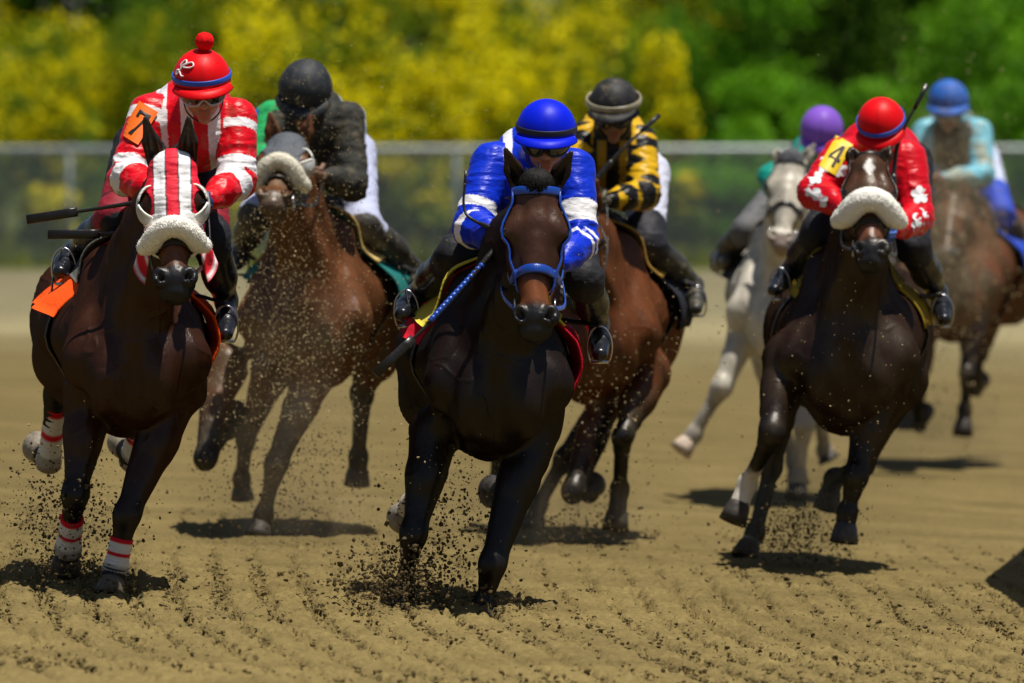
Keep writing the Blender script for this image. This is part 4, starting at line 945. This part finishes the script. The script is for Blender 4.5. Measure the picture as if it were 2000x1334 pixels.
def pat_plain(c, dirt=None, amt=0):
    def f(V, N, td, names, wh, K):
        C = np.tile(c, (len(V), 1)).astype(float)
        if dirt:
            n = fbm(V[:, 0] * 9, V[:, 1] * 9, V[:, 2] * 9, o=4); C = lerpc(C, np.clip((n - .45) / .15, 0, 1) * amt, dirt); 
            fr = np.clip(-N[:, 1] * 1.3 - .1, 0, 1) * (wh == 4); C = lerpc(C, np.clip(fr * 1.6, 0, 1) * (amt > .4), (.035, .035, .028))
        return C
    return f
def br_plain(c, knee=None):
    def f(V, K):
        C = np.tile(c, (len(V), 1)).astype(float)
        if knee is not None:
            for i in (0, 1):
                t, d = seg_t(V, K['hips'][i], K['kn'][i]); C = lerpc(C, ((t > knee[1]) & (t < knee[2])) * 1., knee[0])
        return C
    return f

# ------------------------------------------------------------------ the seven runners, joint by joint
OFF = dict()
def torso(cx, cy, k=1., dx=-45, dy=-8):
    r = []
    for d, hw, hh, a in ((.10, 112, 150, 0), (.42, 140, 185, -22), (.80, 156, 180, -36), (1.15, 156, 168, -44), (1.45, 146, 160, -50), (1.72, 118, 138, -46)):
        r.append((cx + dx * d / 1.5, cy + a * k + dy * d, d, hw * k, hh * k))
    return r
BAY, DKBAY, BLK = (.115, .040, .014), (.060, .022, .010), (.020, .013, .011)
ORANGE = (.85, .085, .006)

# --- A: number seven, red and white
DA = ground_depth(212, 1163) + .05
A = horse(dict(D=DA, base=(240, 1150), seed=1, h=.0085, label='dark bay racehorse in a red and white striped hood, galloping at the left edge', coat=(.027, .0085, .003), torso=torso(268, 690, .98, -52),
    poll=(335, 300, -.34), muzzle=(342, 568, -.62), earL=(284, 232, -.36), earR=(368, 232, -.36), mz=.80, face=(.11, .040, .018), earc=(.03, .028, .03), nmane=40,
    legs=[dict(kind='fore', j=[(176, 770, .30), (147, 965, .16), (133, 1072, .30), (128, 1112, .36)], black=.5),
          dict(kind='fore', j=[(345, 765, .25), (248, 1005, .02), (225, 1112, .04), (212, 1166, -.01)], black=.62, hoof=(.10, .085, .06)),
          dict(kind='hind', j=[(150, 600, 1.5), (118, 690, 1.30), (112, 770, 1.75), (95, 900, 1.95), (72, 872, 2.10)], black=.2, hoof=(.2, .17, .13)),
          dict(kind='hind', j=[(300, 600, 1.5), (300, 700, 1.3), (280, 790, 1.7), (258, 895, 1.95), (238, 862, 2.1)], black=.2, hoof=(.22, .19, .14))]))
W_, R_ = (.62, .60, .57), (.55, .01, .02)
for i in range(4): bandage(A, i, .42 if i < 2 else .15, 1.06, [R_, W_, W_, R_, W_, W_, (.34, .31, .26), (.26, .22, .17)], .046)
def hoodcol(u, v, w):
    C = stripes(None, u + .041 + 10 * .082, .082, (.66, .008, .03), WHT); e = np.abs(((u + .041) / .082) % 1); line = np.minimum(e, 1 - e) < .055; C[line] *= .12
    low = (v > .40) & (np.abs(u) > .10); C[low & (np.sin(v * 60 + w * 20) > .2)] = WHT; return C
hood(A, M['cloth'], hoodcol, .005, .60)
for s in (-1, 1): blinker(A, s, M['plastic'])
sheepskin(A, .575, .041, 104, seed=3)
band_round(A, .66, -110, 110, .022, .006, M['leather'], 'noseband')
for s in (-1, 1): side_strap(A, s, [(.62, -.12), (.72, -.13), (.80, -.14)], .018, .005, M['leather'], 'cheek_strap')
saddle(A, 'racing saddle with an orange cloth flapping at both sides', ORANGE, (.10, .10, .09), .45, 1.05, (1.25, 2.1), (.03, .03))
# throat cover hanging below the hood
H_ = A['H']; parts = []
for s in (-1, 1):
    rows = []
    for i in range(12):
        t = i / 11; p0 = hq(A, s * .16, .30 + .30 * t, -.24); p1 = hq(A, s * (.20 + .07 * math.sin(t * 3.1)), .52 + .26 * t, -.34 - .02 * math.sin(t * 9)); rows.append([p0 + (p1 - p0) * q + H_['w'] * .012 * math.sin(q * 9 + t * 6) for q in np.linspace(0, 1, 8)])
    V = np.array(rows).reshape(-1, 3); V = np.concatenate([V, V + H_['w'] * .006 + H_['u'] * s * .004]); ff = []
    for i in range(11):
        for j in range(7): q = (i * 8 + j, i * 8 + j + 1, (i + 1) * 8 + j + 1, (i + 1) * 8 + j); ff += [q, tuple(96 + x for x in q[::-1])]
    for i in range(11):
        for j in (0, 7): ff.append((i * 8 + j, (i + 1) * 8 + j, 96 + (i + 1) * 8 + j, 96 + i * 8 + j))
    for j in range(7):
        for i in (0, 11): ff.append((i * 8 + j, i * 8 + j + 1, 96 + i * 8 + j + 1, 96 + i * 8 + j))
    x = np.repeat(np.arange(12), 8); c = np.where(((np.tile(np.arange(8), 12)) % 4 == 2)[:, None], np.array(WHT), np.array((.55, .008, .02))); mesh_obj('hood_flap', V, ff, M['cloth'], A['root'], np.concatenate([c, c]))
JA = jockey(dict(head=(394, 150, .22, 58), pitch=17, yaw=4, roll=4, shL=(292, 222, .42), shR=(462, 232, .42), elL=(250, 345, .28), elR=(462, 352, .30), haL=(318, 385, .0), haR=(405, 395, .0), hip=(330, 290, 1.0),
    knL=(235, 425, .62), knR=(412, 470, .60), anL=(172, 505, .95), anR=(425, 600, .85), toL=(140, 532, .72), toR=(428, 652, .62), label='jockey in red and white striped silks with a pompom helmet and orange armband', h=.006,
    pattern=pat_stripes, cap=(.68, .003, .006), band=M['bluetrim'], pompom=True, breeches=br_plain((.012, .012, .016), ((.22, .008, .02), .62, .85)), skin=(.40, .20, .12), glove=(.02, .03, .10)), A)
for s, hnd in ((-1, JA['haL']), (1, JA['haR'])): rein(A, hnd, s)
# orange armband with its number
Jp = JA['Pt']; c = Jp((273, 240, .40)); ex = Jp((300, 256, .40)) - c; ey = Jp((286, 205, .40)) - c
n7 = decal(JA, c, ex, ey, .088, .150, M['orange'], 'number_armband', off=.010)
for sh in ([(-.55, .66), (.62, .66), (.62, .42), (-.55, .42)], [(.30, .46), (.62, .46), (-.02, -.72), (-.36, -.72)], [(-.55, .45), (-.32, .45), (-.32, .26), (-.55, .26)]): decal(JA, c, ex, ey, .088, .150, M['ink'], 'numeral_stroke', sh, .0155, parent=n7)
mk = [(-.042, .0), (-.036, .018), (-.02, .024), (-.012, .012), (-.026, .004), (-.034, -.02), (-.046, -.032), (-.05, -.018), (-.036, -.016), (-.018, -.030), (-.008, -.030)]
mk2 = [(-.034, -.004), (-.01, .012), (.02, .020), (.03, .008), (.012, .0), (-.02, -.002)]
def on_cap(J, a, b):     # a right, b up on the front left of the dome
    ph = math.radians(238 + a * 900 - 180 - 0); th = math.radians(52 - b * 560); ph = math.radians(128 - a * 560); k = 1.03
    return J['q'](.116 * k * math.sin(th) * math.cos(ph), -.008 + .132 * k * math.sin(th) * math.sin(ph), -.012 + .122 * k * math.cos(th))
vv, ff = join([tube(spline([on_cap(JA, *p) for p in mk_], 40), .0032, 6) for mk_ in (mk, mk2)]); mesh_obj('cap_monogram', vv, ff, M['white'], JA['he'])
whip('black riding whip pointing left from the hand of the striped jockey', [Jp((318, 388, -.08)), Jp((250, 398, -.05)), Jp((142, 415, .0))])
whip('spare dark whip end showing below the first one beside the orange saddle cloth', [Jp((300, 452, .35)), Jp((230, 456, .35)), Jp((185, 457, .36))])

# --- C: the leader in blue
DC = ground_depth(943, 1207) + .05
Cc = horse(dict(D=DC, base=(960, 1200), seed=2, h=.0085, label='nearly black racehorse in a blue bridle leading in the centre', coat=(.008, .0042, .003), torso=torso(975, 738, .97, -48),
    poll=(1048, 352, -.30), muzzle=(1044, 645, -.52), earL=(988, 292, -.30), earR=(1116, 298, -.30), mz=.83, face=(.16, .052, .018), earc=(.03, .018, .014), headc=(.046, .0185, .010), forelock=60, nmane=50,
    legs=[dict(kind='fore', j=[(850, 850, .30), (808, 1042, .15), (788, 1148, .22), (770, 1200, .20)], black=.2),
          dict(kind='fore', j=[(1040, 840, .25), (962, 1100, .0), (945, 1180, .03), (940, 1222, -.03)], black=.3),
          dict(kind='hind', j=[(870, 690, 1.5), (835, 770, 1.3), (830, 870, 1.75), (803, 985, 2.0), (783, 1015, 2.1)], black=.2, white=1.55, hoof=(.25, .22, .18)),
          dict(kind='hind', j=[(1040, 690, 1.5), (1040, 760, 1.2), (1000, 850, 1.6), (985, 960, 1.9), (960, 960, 2.0)], black=.2)]))
bridle(Cc, M['blue'], .032, nose=.60, th=.007)
for s in (-1, 1):
    side_strap(Cc, s, [(.5, -.30), (.62, -.20), (.66, -.10)], .02, .005, M['blue'], 'cheek_strap')
saddle(Cc, 'racing saddle with a red cloth and yellow pad under the leading jockey', (.50, .006, .022), (.60, .50, .06), .42, 1.02, (1.30, 2.1), (.01, .03), padw=1.05)
JC = jockey(dict(head=(1067, 250, .18, 60), pitch=13, yaw=-2, roll=-2, shL=(960, 318, .40), shR=(1122, 330, .40), elL=(922, 445, .24), elR=(1132, 470, .26), haL=(985, 468, .02), haR=(1092, 520, .02), hip=(1030, 390, 1.0),
    knL=(925, 505, .55), knR=(1140, 545, .55), anL=(862, 590, .95), anR=(1170, 640, .85), toL=(836, 618, .70), toR=(1172, 690, .62), label='jockey in blue silks with a white armband and a plain blue helmet', h=.006,
    pattern=pat_blue, cap=(.001, .012, .60), band=mat('navy_band', (.01, .012, .03), .6), bandw=.022, bandz=-.002, peak=.052, breeches=br_plain((.60, .60, .66), ((.012, .012, .015), .55, 1.6)), skin=(.36, .17, .10), glove=(.012, .012, .014), gogframe='leather'), Cc)
for s, hnd in ((-1, JC['haL']), (1, JC['haR'])): rein(Cc, hnd, s, M['blue'])
Jp = JC['Pt']; wh = whip('long whip with a blue wrapped shaft held low by the leading jockey', [Jp((972, 480, -.05)), Jp((880, 590, -.16)), Jp((800, 668, -.22))])
p0, p1 = Jp((942, 517, -.09)), Jp((840, 627, -.20)); vv, ff = tube([p0 + (p1 - p0) * t for t in np.linspace(0, 1, 60)], .0125 + .0015 * np.sin(np.arange(60) * 1.6), 8); mesh_obj('blue_wrapping', vv, ff, M['blue'], wh)
whip('slim black crop tucked at the elbow of the leading jockey', [Jp((985, 455, .0)), Jp((912, 420, .10)), Jp((908, 358, .14))], .010, .7)

# --- B: the muddy rider behind the striped one
DB = ground_depth(505, 1050) + .05
B_ = horse(dict(D=DB, base=(590, 1040), seed=3, h=.010, label='bright bay racehorse in a grey hood with one blinker cup, sprayed with dirt', coat=(.092, .034, .012), torso=torso(590, 610, .90, 85, 0), dust=.85, dust_top=1.2,
    poll=(562, 262, -.12), muzzle=(533, 388, -.64), earL=(527, 222, -.10), earR=(607, 226, -.10), roll=.04, mz=.88, mzc=(.075, .05, .036), face=(.15, .085, .05), earc=(.13, .05, .025), nmane=40,
    legs=[dict(kind='fore', j=[(440, 720, .25), (402, 893, -.05), (448, 838, .25), (462, 800, .33)], black=.3),
          dict(kind='fore', j=[(610, 730, .22), (540, 905, .02), (515, 1005, .04), (502, 1052, .0)], black=.3),
          dict(kind='hind', j=[(560, 620, 1.4), (530, 720, 1.15), (480, 860, 1.5), (472, 935, 1.6), (474, 975, 1.62)], black=.3, k=.9),
          dict(kind='hind', j=[(715, 560, 1.5), (735, 690, 1.25), (708, 770, 1.6), (700, 892, 1.7), (697, 948, 1.72)], black=.3)]))
hood(B_, M['cloth'], lambda u, v, w: np.tile((.075, .085, .10), (len(u), 1)), .007, .56)
blinker(B_, 1, M['plastic']); sheepskin(B_, .57, .039, 108, 'oldfleece', 4); bridle(B_, M['leather'], .020, nose=.70, brow=None)
saddle(B_, 'racing saddle with a dusty teal cloth and tan pad', (.012, .14, .13), (.55, .40, .14), .45, 1.05, (1.3, 1.8), (.02, .04), padw=1.0)
JB = jockey(dict(head=(596, 170, .15, 54), pitch=38, yaw=-10, roll=-8, shL=(530, 232, .45), shR=(680, 232, .42), elL=(505, 315, .30), elR=(688, 362, .30), haL=(560, 345, .05), haR=(630, 345, .08), hip=(640, 300, 1.0),
    knL=(500, 420, .6), knR=(678, 440, .60), anL=(472, 490, .9), anR=(718, 545, .90), toL=(462, 515, .7), toR=(728, 592, .68), label='jockey caked in dark mud with a plain black helmet bent low', h=.007,
    pattern=pat_mud, silkmat='dirtysilk', cap=(.018, .022, .028), capmat='duskcap', breeches=br_plain((.42, .45, .62), ((.06, .055, .05), 1.05, 1.6)), bootmat='dustboot', skin=(.20, .11, .07), gogframe='leather'), B_)
for s, hnd in ((-1, JB['haL']), (1, JB['haR'])): rein(B_, hnd, s)

# --- D: black and yellow diamonds behind the leader
DD = ground_depth(1035, 1062)
Dd = horse(dict(D=DD, base=(1180, 1060), seed=4, h=.010, label='chestnut bay racehorse half hidden behind the leading dark horse', coat=(.095, .030, .009), torso=torso(1160, 640, .90, 40, 0), dust=.5, dust_top=1.0,
    poll=(1135, 400, -.30), muzzle=(1125, 590, -.62), earL=(1105, 355, -.3), earR=(1165, 352, -.3), nmane=40,
    legs=[dict(kind='fore', j=[(1185, 770, .25), (1120, 958, -.05), (1150, 962, .26), (1158, 945, .33)], black=.35),
          dict(kind='fore', j=[(1268, 730, .25), (1215, 850, .0), (1211, 955, .16), (1201, 1035, .12)], black=.35),
          dict(kind='hind', j=[(1060, 640, 1.5), (1020, 740, 1.25), (975, 880, 1.55), (968, 950, 1.6), (985, 978, 1.62)], black=.3),
          dict(kind='hind', j=[(1240, 620, 1.5), (1255, 690, 1.25), (1100, 900, 1.45), (1052, 985, 1.5), (1038, 1035, 1.5)], black=.3)]))
bridle(Dd, M['leather'], .020)
saddle(Dd, 'racing saddle with a dark cloth and tan pad under the black and yellow jockey', (.02, .022, .03), (.50, .30, .06), .45, 1.05, (1.3, 1.75), (.02, .03), padw=1.0)
JD = jockey(dict(head=(1199, 200, .22, 50), pitch=20, yaw=-4, shL=(1142, 270, .42), shR=(1250, 278, .42), elL=(1118, 370, .26), elR=(1258, 378, .28), haL=(1150, 400, .05), haR=(1185, 392, .05), hip=(1215, 340, 1.0),
    knL=(1120, 470, .6), knR=(1235, 480, .6), anL=(1100, 550, .9), anR=(1262, 575, .9), toL=(1096, 590, .7), toR=(1276, 612, .66), label='jockey in black silks with yellow diamonds and a black helmet', h=.007,
    pattern=pat_diamond, cap=(.014, .014, .016), second_goggles=True, capmat='duskcap', breeches=br_plain((.55, .57, .70), ((.015, .015, .02), .7, 1.6)), bootmat='dustboot', skin=(.22, .12, .075), glove=(.10, .09, .06), gogframe='leather'), Dd)
for s, hnd in ((-1, JD['haL']), (1, JD['haR'])): rein(Dd, hnd, s)
Jp = JD['Pt']; whip('dark whip slanting across the chest of the jockey in black and yellow', [Jp((1165, 350, .0)), Jp((1215, 292, .05)), Jp((1258, 252, .10))], .02)

# --- E: number four in red with white clover
DE = ground_depth(1450, 1095) - 1.2
Ee = horse(dict(D=DE, base=(1640, 1080), seed=5, h=.0095, label='dark bay racehorse with a white star and sheepskin noseband at the right', coat=(.016, .0068, .0038), torso=torso(1655, 685, .95, 10, 0), dust=.25,
    poll=(1697, 302, -.28), muzzle=(1700, 505, -.62), earL=(1662, 290, -.22), earR=(1738, 288, -.22), star=(0., .14), headc=(.055, .021, .010), mz=.80, face=(.12, .042, .022), earc=(.06, .03, .02), nmane=40,
    legs=[dict(kind='fore', j=[(1535, 705, .20), (1508, 842, -.05), (1460, 945, .15), (1430, 1020, .12)], black=.6, white=1.62),
          dict(kind='fore', j=[(1710, 770, .28), (1672, 930, .10), (1655, 1000, .12), (1648, 1060, .10)], black=.4, hoof=(.05, .05, .055)),
          dict(kind='hind', j=[(1560, 640, 1.4), (1540, 730, 1.1), (1508, 910, 1.25), (1475, 1040, 1.2), (1452, 1090, 1.15)], black=.3, white=2.3),
          dict(kind='hind', j=[(1755, 640, 1.45), (1765, 740, 1.2), (1690, 905, 1.5), (1628, 935, 1.8), (1614, 990, 1.85)], black=.3)]))
sheepskin(Ee, .51, .052, 104, seed=5); bridle(Ee, M['leather'], .022, nose=.66, brow=-.03)
saddle(Ee, 'racing saddle with a dull yellow cloth under the jockey in red', (.42, .27, .02), (.25, .19, .02), .50, 1.0, (.95, 1.45), (.0, .0), padw=.8)
JE = jockey(dict(head=(1720, 238, .10, 48), pitch=36, yaw=-8, roll=4, shL=(1640, 305, .40), shR=(1775, 310, .40), elL=(1592, 375, .26), elR=(1790, 425, .28), haL=(1650, 408, .0), haR=(1742, 450, .0), hip=(1725, 320, 1.0),
    knL=(1600, 452, .55), knR=(1782, 480, .58), anL=(1550, 535, .9), anR=(1790, 585, .9), toL=(1526, 566, .66), toR=(1796, 628, .64), label='jockey in red silks with white clover emblems on both sleeves', h=.0065,
    pattern=pat_plain((.54, .003, .012)), cap=(.68, .003, .006), band=M['bluetrim'], breeches=br_plain((.012, .012, .016)), skin=(.32, .16, .1), glove=(.10, .22, .70)), Ee)
for s, hnd in ((-1, JE['haL']), (1, JE['haR'])): rein(Ee, hnd, s)
Jp = JE['Pt']
c = Jp((1632, 303, .35)); ex = Jp((1660, 320, .35)) - c; ey = Jp((1650, 270, .35)) - c
n4 = decal(JE, c, ex, ey, .085, .16, M['yellow'], 'number_armband', off=.010)
for sh in ([(.10, .66), (.40, .66), (.40, -.66), (.10, -.66)], [(.10, .66), (.30, .66), (-.42, -.12), (-.66, -.12)], [(-.66, -.10), (.66, -.10), (.66, -.32), (-.66, -.32)]): decal(JE, c, ex, ey, .085, .16, M['ink'], 'numeral_stroke', sh, .0155, parent=n4)
fl = []
for kx in range(5):
    for a in np.linspace(-40, 40, 7): q = math.radians(90 + kx * 72 + a); r_ = .55 + .45 * math.cos(math.radians(a * 2.05)); fl.append((r_ * math.cos(q), r_ * math.sin(q)))
for px, py, sz, dd in ((1795, 380, .085, .34), (1797, 425, .09, .30), (1790, 440, .07, .28), (1640, 332, .07, .36), (1590, 345, .07, .30), (1583, 378, .085, .26), (1608, 322, .075, .34), (1600, 392, .07, .2)):
    c = Jp((px, py, dd)); decal(JE, c, np.array([1., 0, .1]), np.array([-.1, 0, 1.]), sz, sz, M['white'], 'clover_emblem', fl, .009, ctr=(0, 0))
whip('slim dark whip raised beside the red helmet', [Jp((1742, 420, -.02)), Jp((1752, 290, .06)), Jp((1790, 205, .10))], .02)

# --- F: the grey behind it
DF = ground_depth(1500, 990)
Ff = horse(dict(D=DF, base=(1520, 985), seed=6, h=.0125, label='pale grey racehorse stretching one foreleg out to the left', coat=(.50, .46, .38), points=(.30, .27, .22), torso=torso(1535, 600, .80, 25, 0), dust=.35,
    poll=(1545, 306, -.30), muzzle=(1525, 475, -.62), earL=(1518, 292, -.26), earR=(1590, 282, -.26), mz=.86, mzc=(.26, .20, .17), mane=(.10, .10, .11), manel=1.4, forelock=14, nmane=60, earc=(.34, .31, .27),
    legs=[dict(kind='fore', j=[(1482, 600, .20), (1408, 755, -.02), (1355, 848, .0), (1328, 882, -.02)], black=.9, hoof=(.45, .35, .27)),
          dict(kind='fore', j=[(1590, 680, .25), (1570, 830, .1), (1560, 930, .15), (1556, 975, .12)], black=.5),
          dict(kind='hind', j=[(1490, 540, 1.4), (1480, 640, 1.2), (1520, 800, 1.5), (1550, 900, 1.6), (1560, 950, 1.6)], black=.4),
          dict(kind='hind', j=[(1600, 540, 1.4), (1610, 640, 1.2), (1600, 800, 1.5), (1610, 880, 1.7), (1620, 900, 1.7)], black=.4)]))
bridle(Ff, M['leather'], .022, nose=.56); saddle(Ff, 'racing saddle with a dark cloth on the grey horse', (.03, .03, .035), (.2, .18, .15), .45, 1.05, (1.3, 1.5), (.02, .03))
JF = jockey(dict(head=(1605, 250, .15, 43), pitch=36, yaw=-4, shL=(1556, 322, .45), shR=(1645, 318, .42), elL=(1508, 348, .30), elR=(1655, 400, .28), haL=(1535, 415, .05), haR=(1600, 420, .05), hip=(1615, 322, 1.0),
    knL=(1512, 458, .55), knR=(1620, 480, .58), anL=(1475, 520, .85), anR=(1640, 540, .9), toL=(1450, 512, .6), toR=(1645, 570, .64), label='jockey in teal silks with a plain purple helmet', h=.009,
    pattern=pat_plain((.01, .24, .19)), cap=(.20, .085, .50), breeches=br_plain((.10, .10, .105)), bootmat='dustboot', skin=(.3, .15, .1)), Ff)
for s, hnd in ((-1, JF['haL']), (1, JF['haR'])): rein(Ff, hnd, s)

# --- G: the last in light blue
DG = ground_depth(1850, 915) - .6
Gg = horse(dict(D=DG, base=(1850, 910), seed=7, h=.0135, label='dusty brown racehorse trailing the field at the far right', coat=(.10, .034, .013), torso=torso(1845, 545, .74, 85, 0), dust=.95,
    poll=(1860, 378, -.25), muzzle=(1848, 505, -.64), earL=(1838, 352, -.2), earR=(1886, 352, -.2), earc=(.05, .03, .02), tail=((1950, 430, 1.9), (2005, 490, 2.5)), tailc=(.05, .018, .012), nmane=30,
    legs=[dict(kind='fore', j=[(1800, 640, .2), (1790, 770, .05), (1796, 830, .30), (1806, 800, .4)], black=.4),
          dict(kind='fore', j=[(1905, 620, .22), (1890, 728, .0), (1884, 800, .05), (1880, 850, .02)], black=.4),
          dict(kind='hind', j=[(1800, 520, 1.4), (1800, 600, 1.1), (1775, 720, 1.5), (1770, 800, 1.6), (1770, 840, 1.6)], black=.4),
          dict(kind='hind', j=[(1925, 500, 1.5), (1940, 590, 1.2), (1915, 690, 1.6), (1905, 760, 1.9), (1915, 740, 2.0)], black=.4)]))
bridle(Gg, M['leather'], .022); saddle(Gg, 'racing saddle with a blue cloth on the last horse', (.02, .06, .42), (.15, .12, .1), .45, 1.05, (1.2, 1.6), (.02, .03))
JG = jockey(dict(head=(1852, 194, .22, 41), pitch=18, yaw=-4, shL=(1808, 258, .42), shR=(1912, 258, .42), elL=(1790, 345, .3), elR=(1918, 342, .28), haL=(1812, 352, .05), haR=(1838, 350, .0), hip=(1880, 310, 1.0),
    knL=(1800, 420, .6), knR=(1905, 420, .6), anL=(1785, 490, .9), anR=(1925, 500, .9), toL=(1780, 520, .7), toR=(1930, 532, .66), label='jockey in dusty pale blue silks with a blue helmet at the far right', h=.009,
    pattern=pat_plain((.17, .48, .60), (.36, .32, .20), .75), cap=(.015, .10, .42), capmat='duskcap', breeches=br_plain((.5, .55, .72), ((.02, .06, .45), .6, 1.6)), bootmat='dustboot', skin=(.22, .12, .08)), Gg)
for s, hnd in ((-1, JG['haL']), (1, JG['haR'])): rein(Gg, hnd, s)

# ------------------------------------------------------------------ soil thrown up by the hooves
pos, rad = [], []
low = []
def spray(n, cx, cy, sx, sy, D, sd, r0, r1, e=3):
    n = int(n * 1.8); r0 *= .75; r1 *= .85; a = rng.normal(size=(n, 3)); q = rng.random(n)
    for i in range(n):
        d = max(D + a[i, 2] * sd, 30.5); p = P(cx + a[i, 0] * sx, cy + a[i, 1] * sy, d)
        if p[2] > bank(p[0], p[1]) + .01: pos.append(p); rad.append(r0 + (r1 - r0) * q[i] ** e); low.append(p[2] - bank(p[0], p[1]) < .55)
spray(3600, 560, 740, 95, 170, DB - .9, .5, .0013, .0058); spray(900, 560, 420, 90, 150, DB - 1.1, .4, .0012, .0042); spray(700, 560, 960, 110, 70, DB - .6, .4, .002, .008); spray(450, 590, 500, 90, 160, DB - 1.0, .5, .0014, .005)
spray(500, 620, 250, 160, 130, DB - .5, 1.5, .0012, .004); spray(350, 1160, 860, 90, 120, DD - .9, .5, .0018, .0075); spray(500, 1130, 1040, 70, 35, DD - .4, .5, .002, .009); spray(200, 1180, 640, 70, 120, DD - .8, .5, .0014, .005)
spray(1500, 790, 1145, 60, 42, DC + .1, .35, .002, .011); spray(1000, 880, 1030, 70, 90, DC + 1.2, .6, .002, .008); spray(250, 960, 1190, 50, 20, DC - .05, .2, .002, .008)
spray(1600, 130, 1030, 60, 80, DA + .9, .6, .002, .008); spray(300, 130, 1110, 55, 16, DA + .2, .3, .002, .009); spray(160, 230, 1150, 40, 12, DA - .1, .2, .002, .008)
spray(1400, 1560, 1050, 60, 50, DE + .6, .5, .002, .008); spray(160, 1660, 780, 90, 140, DE - .8, .5, .0014, .005); spray(1600, 1850, 520, 65, 170, DG - 1.0, .5, .002, .009); spray(250, 1870, 300, 45, 60, DG - .8, .4, .002, .008)
spray(250, 1000, 500, 700, 260, 36, 2.5, .0012, .004); spray(200, 850, 350, 80, 150, 37, 2, .0012, .005); spray(120, 1380, 640, 60, 90, 40, 2, .002, .007)
pos, rad, low = np.array(pos), np.array(rad), np.array(low)
lumps('flying_soil', pos[~low], rad[~low], M['lightmud'], 'pale specks of soil flying in front of the horses', 1.0)
lumps('kicked_soil', pos[low], rad[low] * 1.1, mat('shaded_soil', (.085, .062, .03), .95, .05, nz=.3), 'shade-darkened crumbs of soil kicked up round the hooves', 1.0)  # darker base colour paints in the shade on crumbs near the hooves
# thin dust hanging where the hooves struck
def dust(px, py, D, r, dens, lab):
    c = P(px, py, D); v0, f0 = ball(np.zeros(3), r, 10); m = bpy.data.materials.new('dust'); m.use_nodes = True; t = m.node_tree; N, L = t.nodes, t.links; N.remove(N['Principled BSDF'])
    pv = N.new('ShaderNodeVolumePrincipled'); pv.inputs['Color'].default_value = (.62, .48, .30, 1); pv.inputs['Anisotropy'].default_value = .2; tc = N.new('ShaderNodeTexCoord')
    mp = N.new('ShaderNodeMapping'); mp.inputs['Scale'].default_value = [1 / q for q in r]; L.new(tc.outputs['Object'], mp.inputs[0]); ln = N.new('ShaderNodeVectorMath'); ln.operation = 'LENGTH'; L.new(mp.outputs[0], ln.inputs[0])
    a = N.new('ShaderNodeMapRange'); a.inputs[1].default_value = 1; a.inputs[2].default_value = .1; L.new(ln.outputs['Value'], a.inputs[0])
    n = N.new('ShaderNodeTexNoise'); n.inputs['Scale'].default_value = 5; n.inputs['Detail'].default_value = 3; L.new(tc.outputs['Object'], n.inputs[0]); b = N.new('ShaderNodeMapRange'); b.inputs[1].default_value = .35; b.inputs[2].default_value = .7; L.new(n.outputs[0], b.inputs[0])
    x = N.new('ShaderNodeMath'); x.operation = 'MULTIPLY'; L.new(a.outputs[0], x.inputs[0]); L.new(b.outputs[0], x.inputs[1]); y = N.new('ShaderNodeMath'); y.operation = 'MULTIPLY'; L.new(x.outputs[0], y.inputs[0]); y.inputs[1].default_value = dens
    L.new(y.outputs[0], pv.inputs['Density']); L.new(pv.outputs[0], N['Material Output'].inputs['Volume'])
    tag(mesh_obj('dust_cloud', v0 + c, f0, m, origin=c), lab, kind='stuff')
dust(560, 840, DB - .75, (.42, .35, .8), .8, 'brown dust in front of the bright bay horse'); dust(560, 1010, DB + .3, (.65, .6, .30), .7, 'dust over the shadow of the bright bay horse')
dust(900, 1010, DC + 1.5, (.55, .6, .4), .6, 'dust behind the hooves of the leading horse'); dust(1110, 1010, DD + .2, (.5, .5, .30), 1.1, 'dust under the chestnut bay horse')
dust(1560, 1010, DE + .8, (.35, .5, .45), 1.6, 'dust behind the hooves of the horse with the star'); dust(1850, 430, DG - .9, (.45, .4, .8), 2.0, 'dust before the last horse'); dust(120, 1060, DA + .9, (.4, .5, .35), .8, 'dust behind the hooves of the striped hood horse'); dust(1800, 850, DG + .8, (.9, .9, .35), .7, 'dust under the last horse')
# unseen rail added past the right edge, shaped to throw the lower right shadow
rp_ = empty('shadow_rail', (2.8, 38, bank(2.8, 38)), 'unseen white rail added outside the right edge to cast a shadow', 'rail')
pts = spline([[2.60, 32.6, 1.25], [2.56, 35.6, 1.25], [2.52, 37.2, 1.25], [2.56, 38.2, 1.25], [2.83, 40.6, 1.25], [3.2, 44, 1.25]], 30)
vv, ff = strap(pts, np.tile([0, 0, 1.], (30, 1)), .30, .03); mesh_obj('shadow_strip', vv, ff, M['white'], rp_)
for y, x in ((34.1, 2.40), (37.8, 2.46), (42.1, 2.93)): vv, ff = tube(spline([[x + .45, y, -.4], [x + .45, y, .5], [x + .30, y, 1.0], [x + .02, y, 1.24]], 14), .035, 10); mesh_obj('bent_post', vv, ff, M['white'], rp_)

for o in list(bpy.data.objects):
    if '_o' in o: del o['_o']
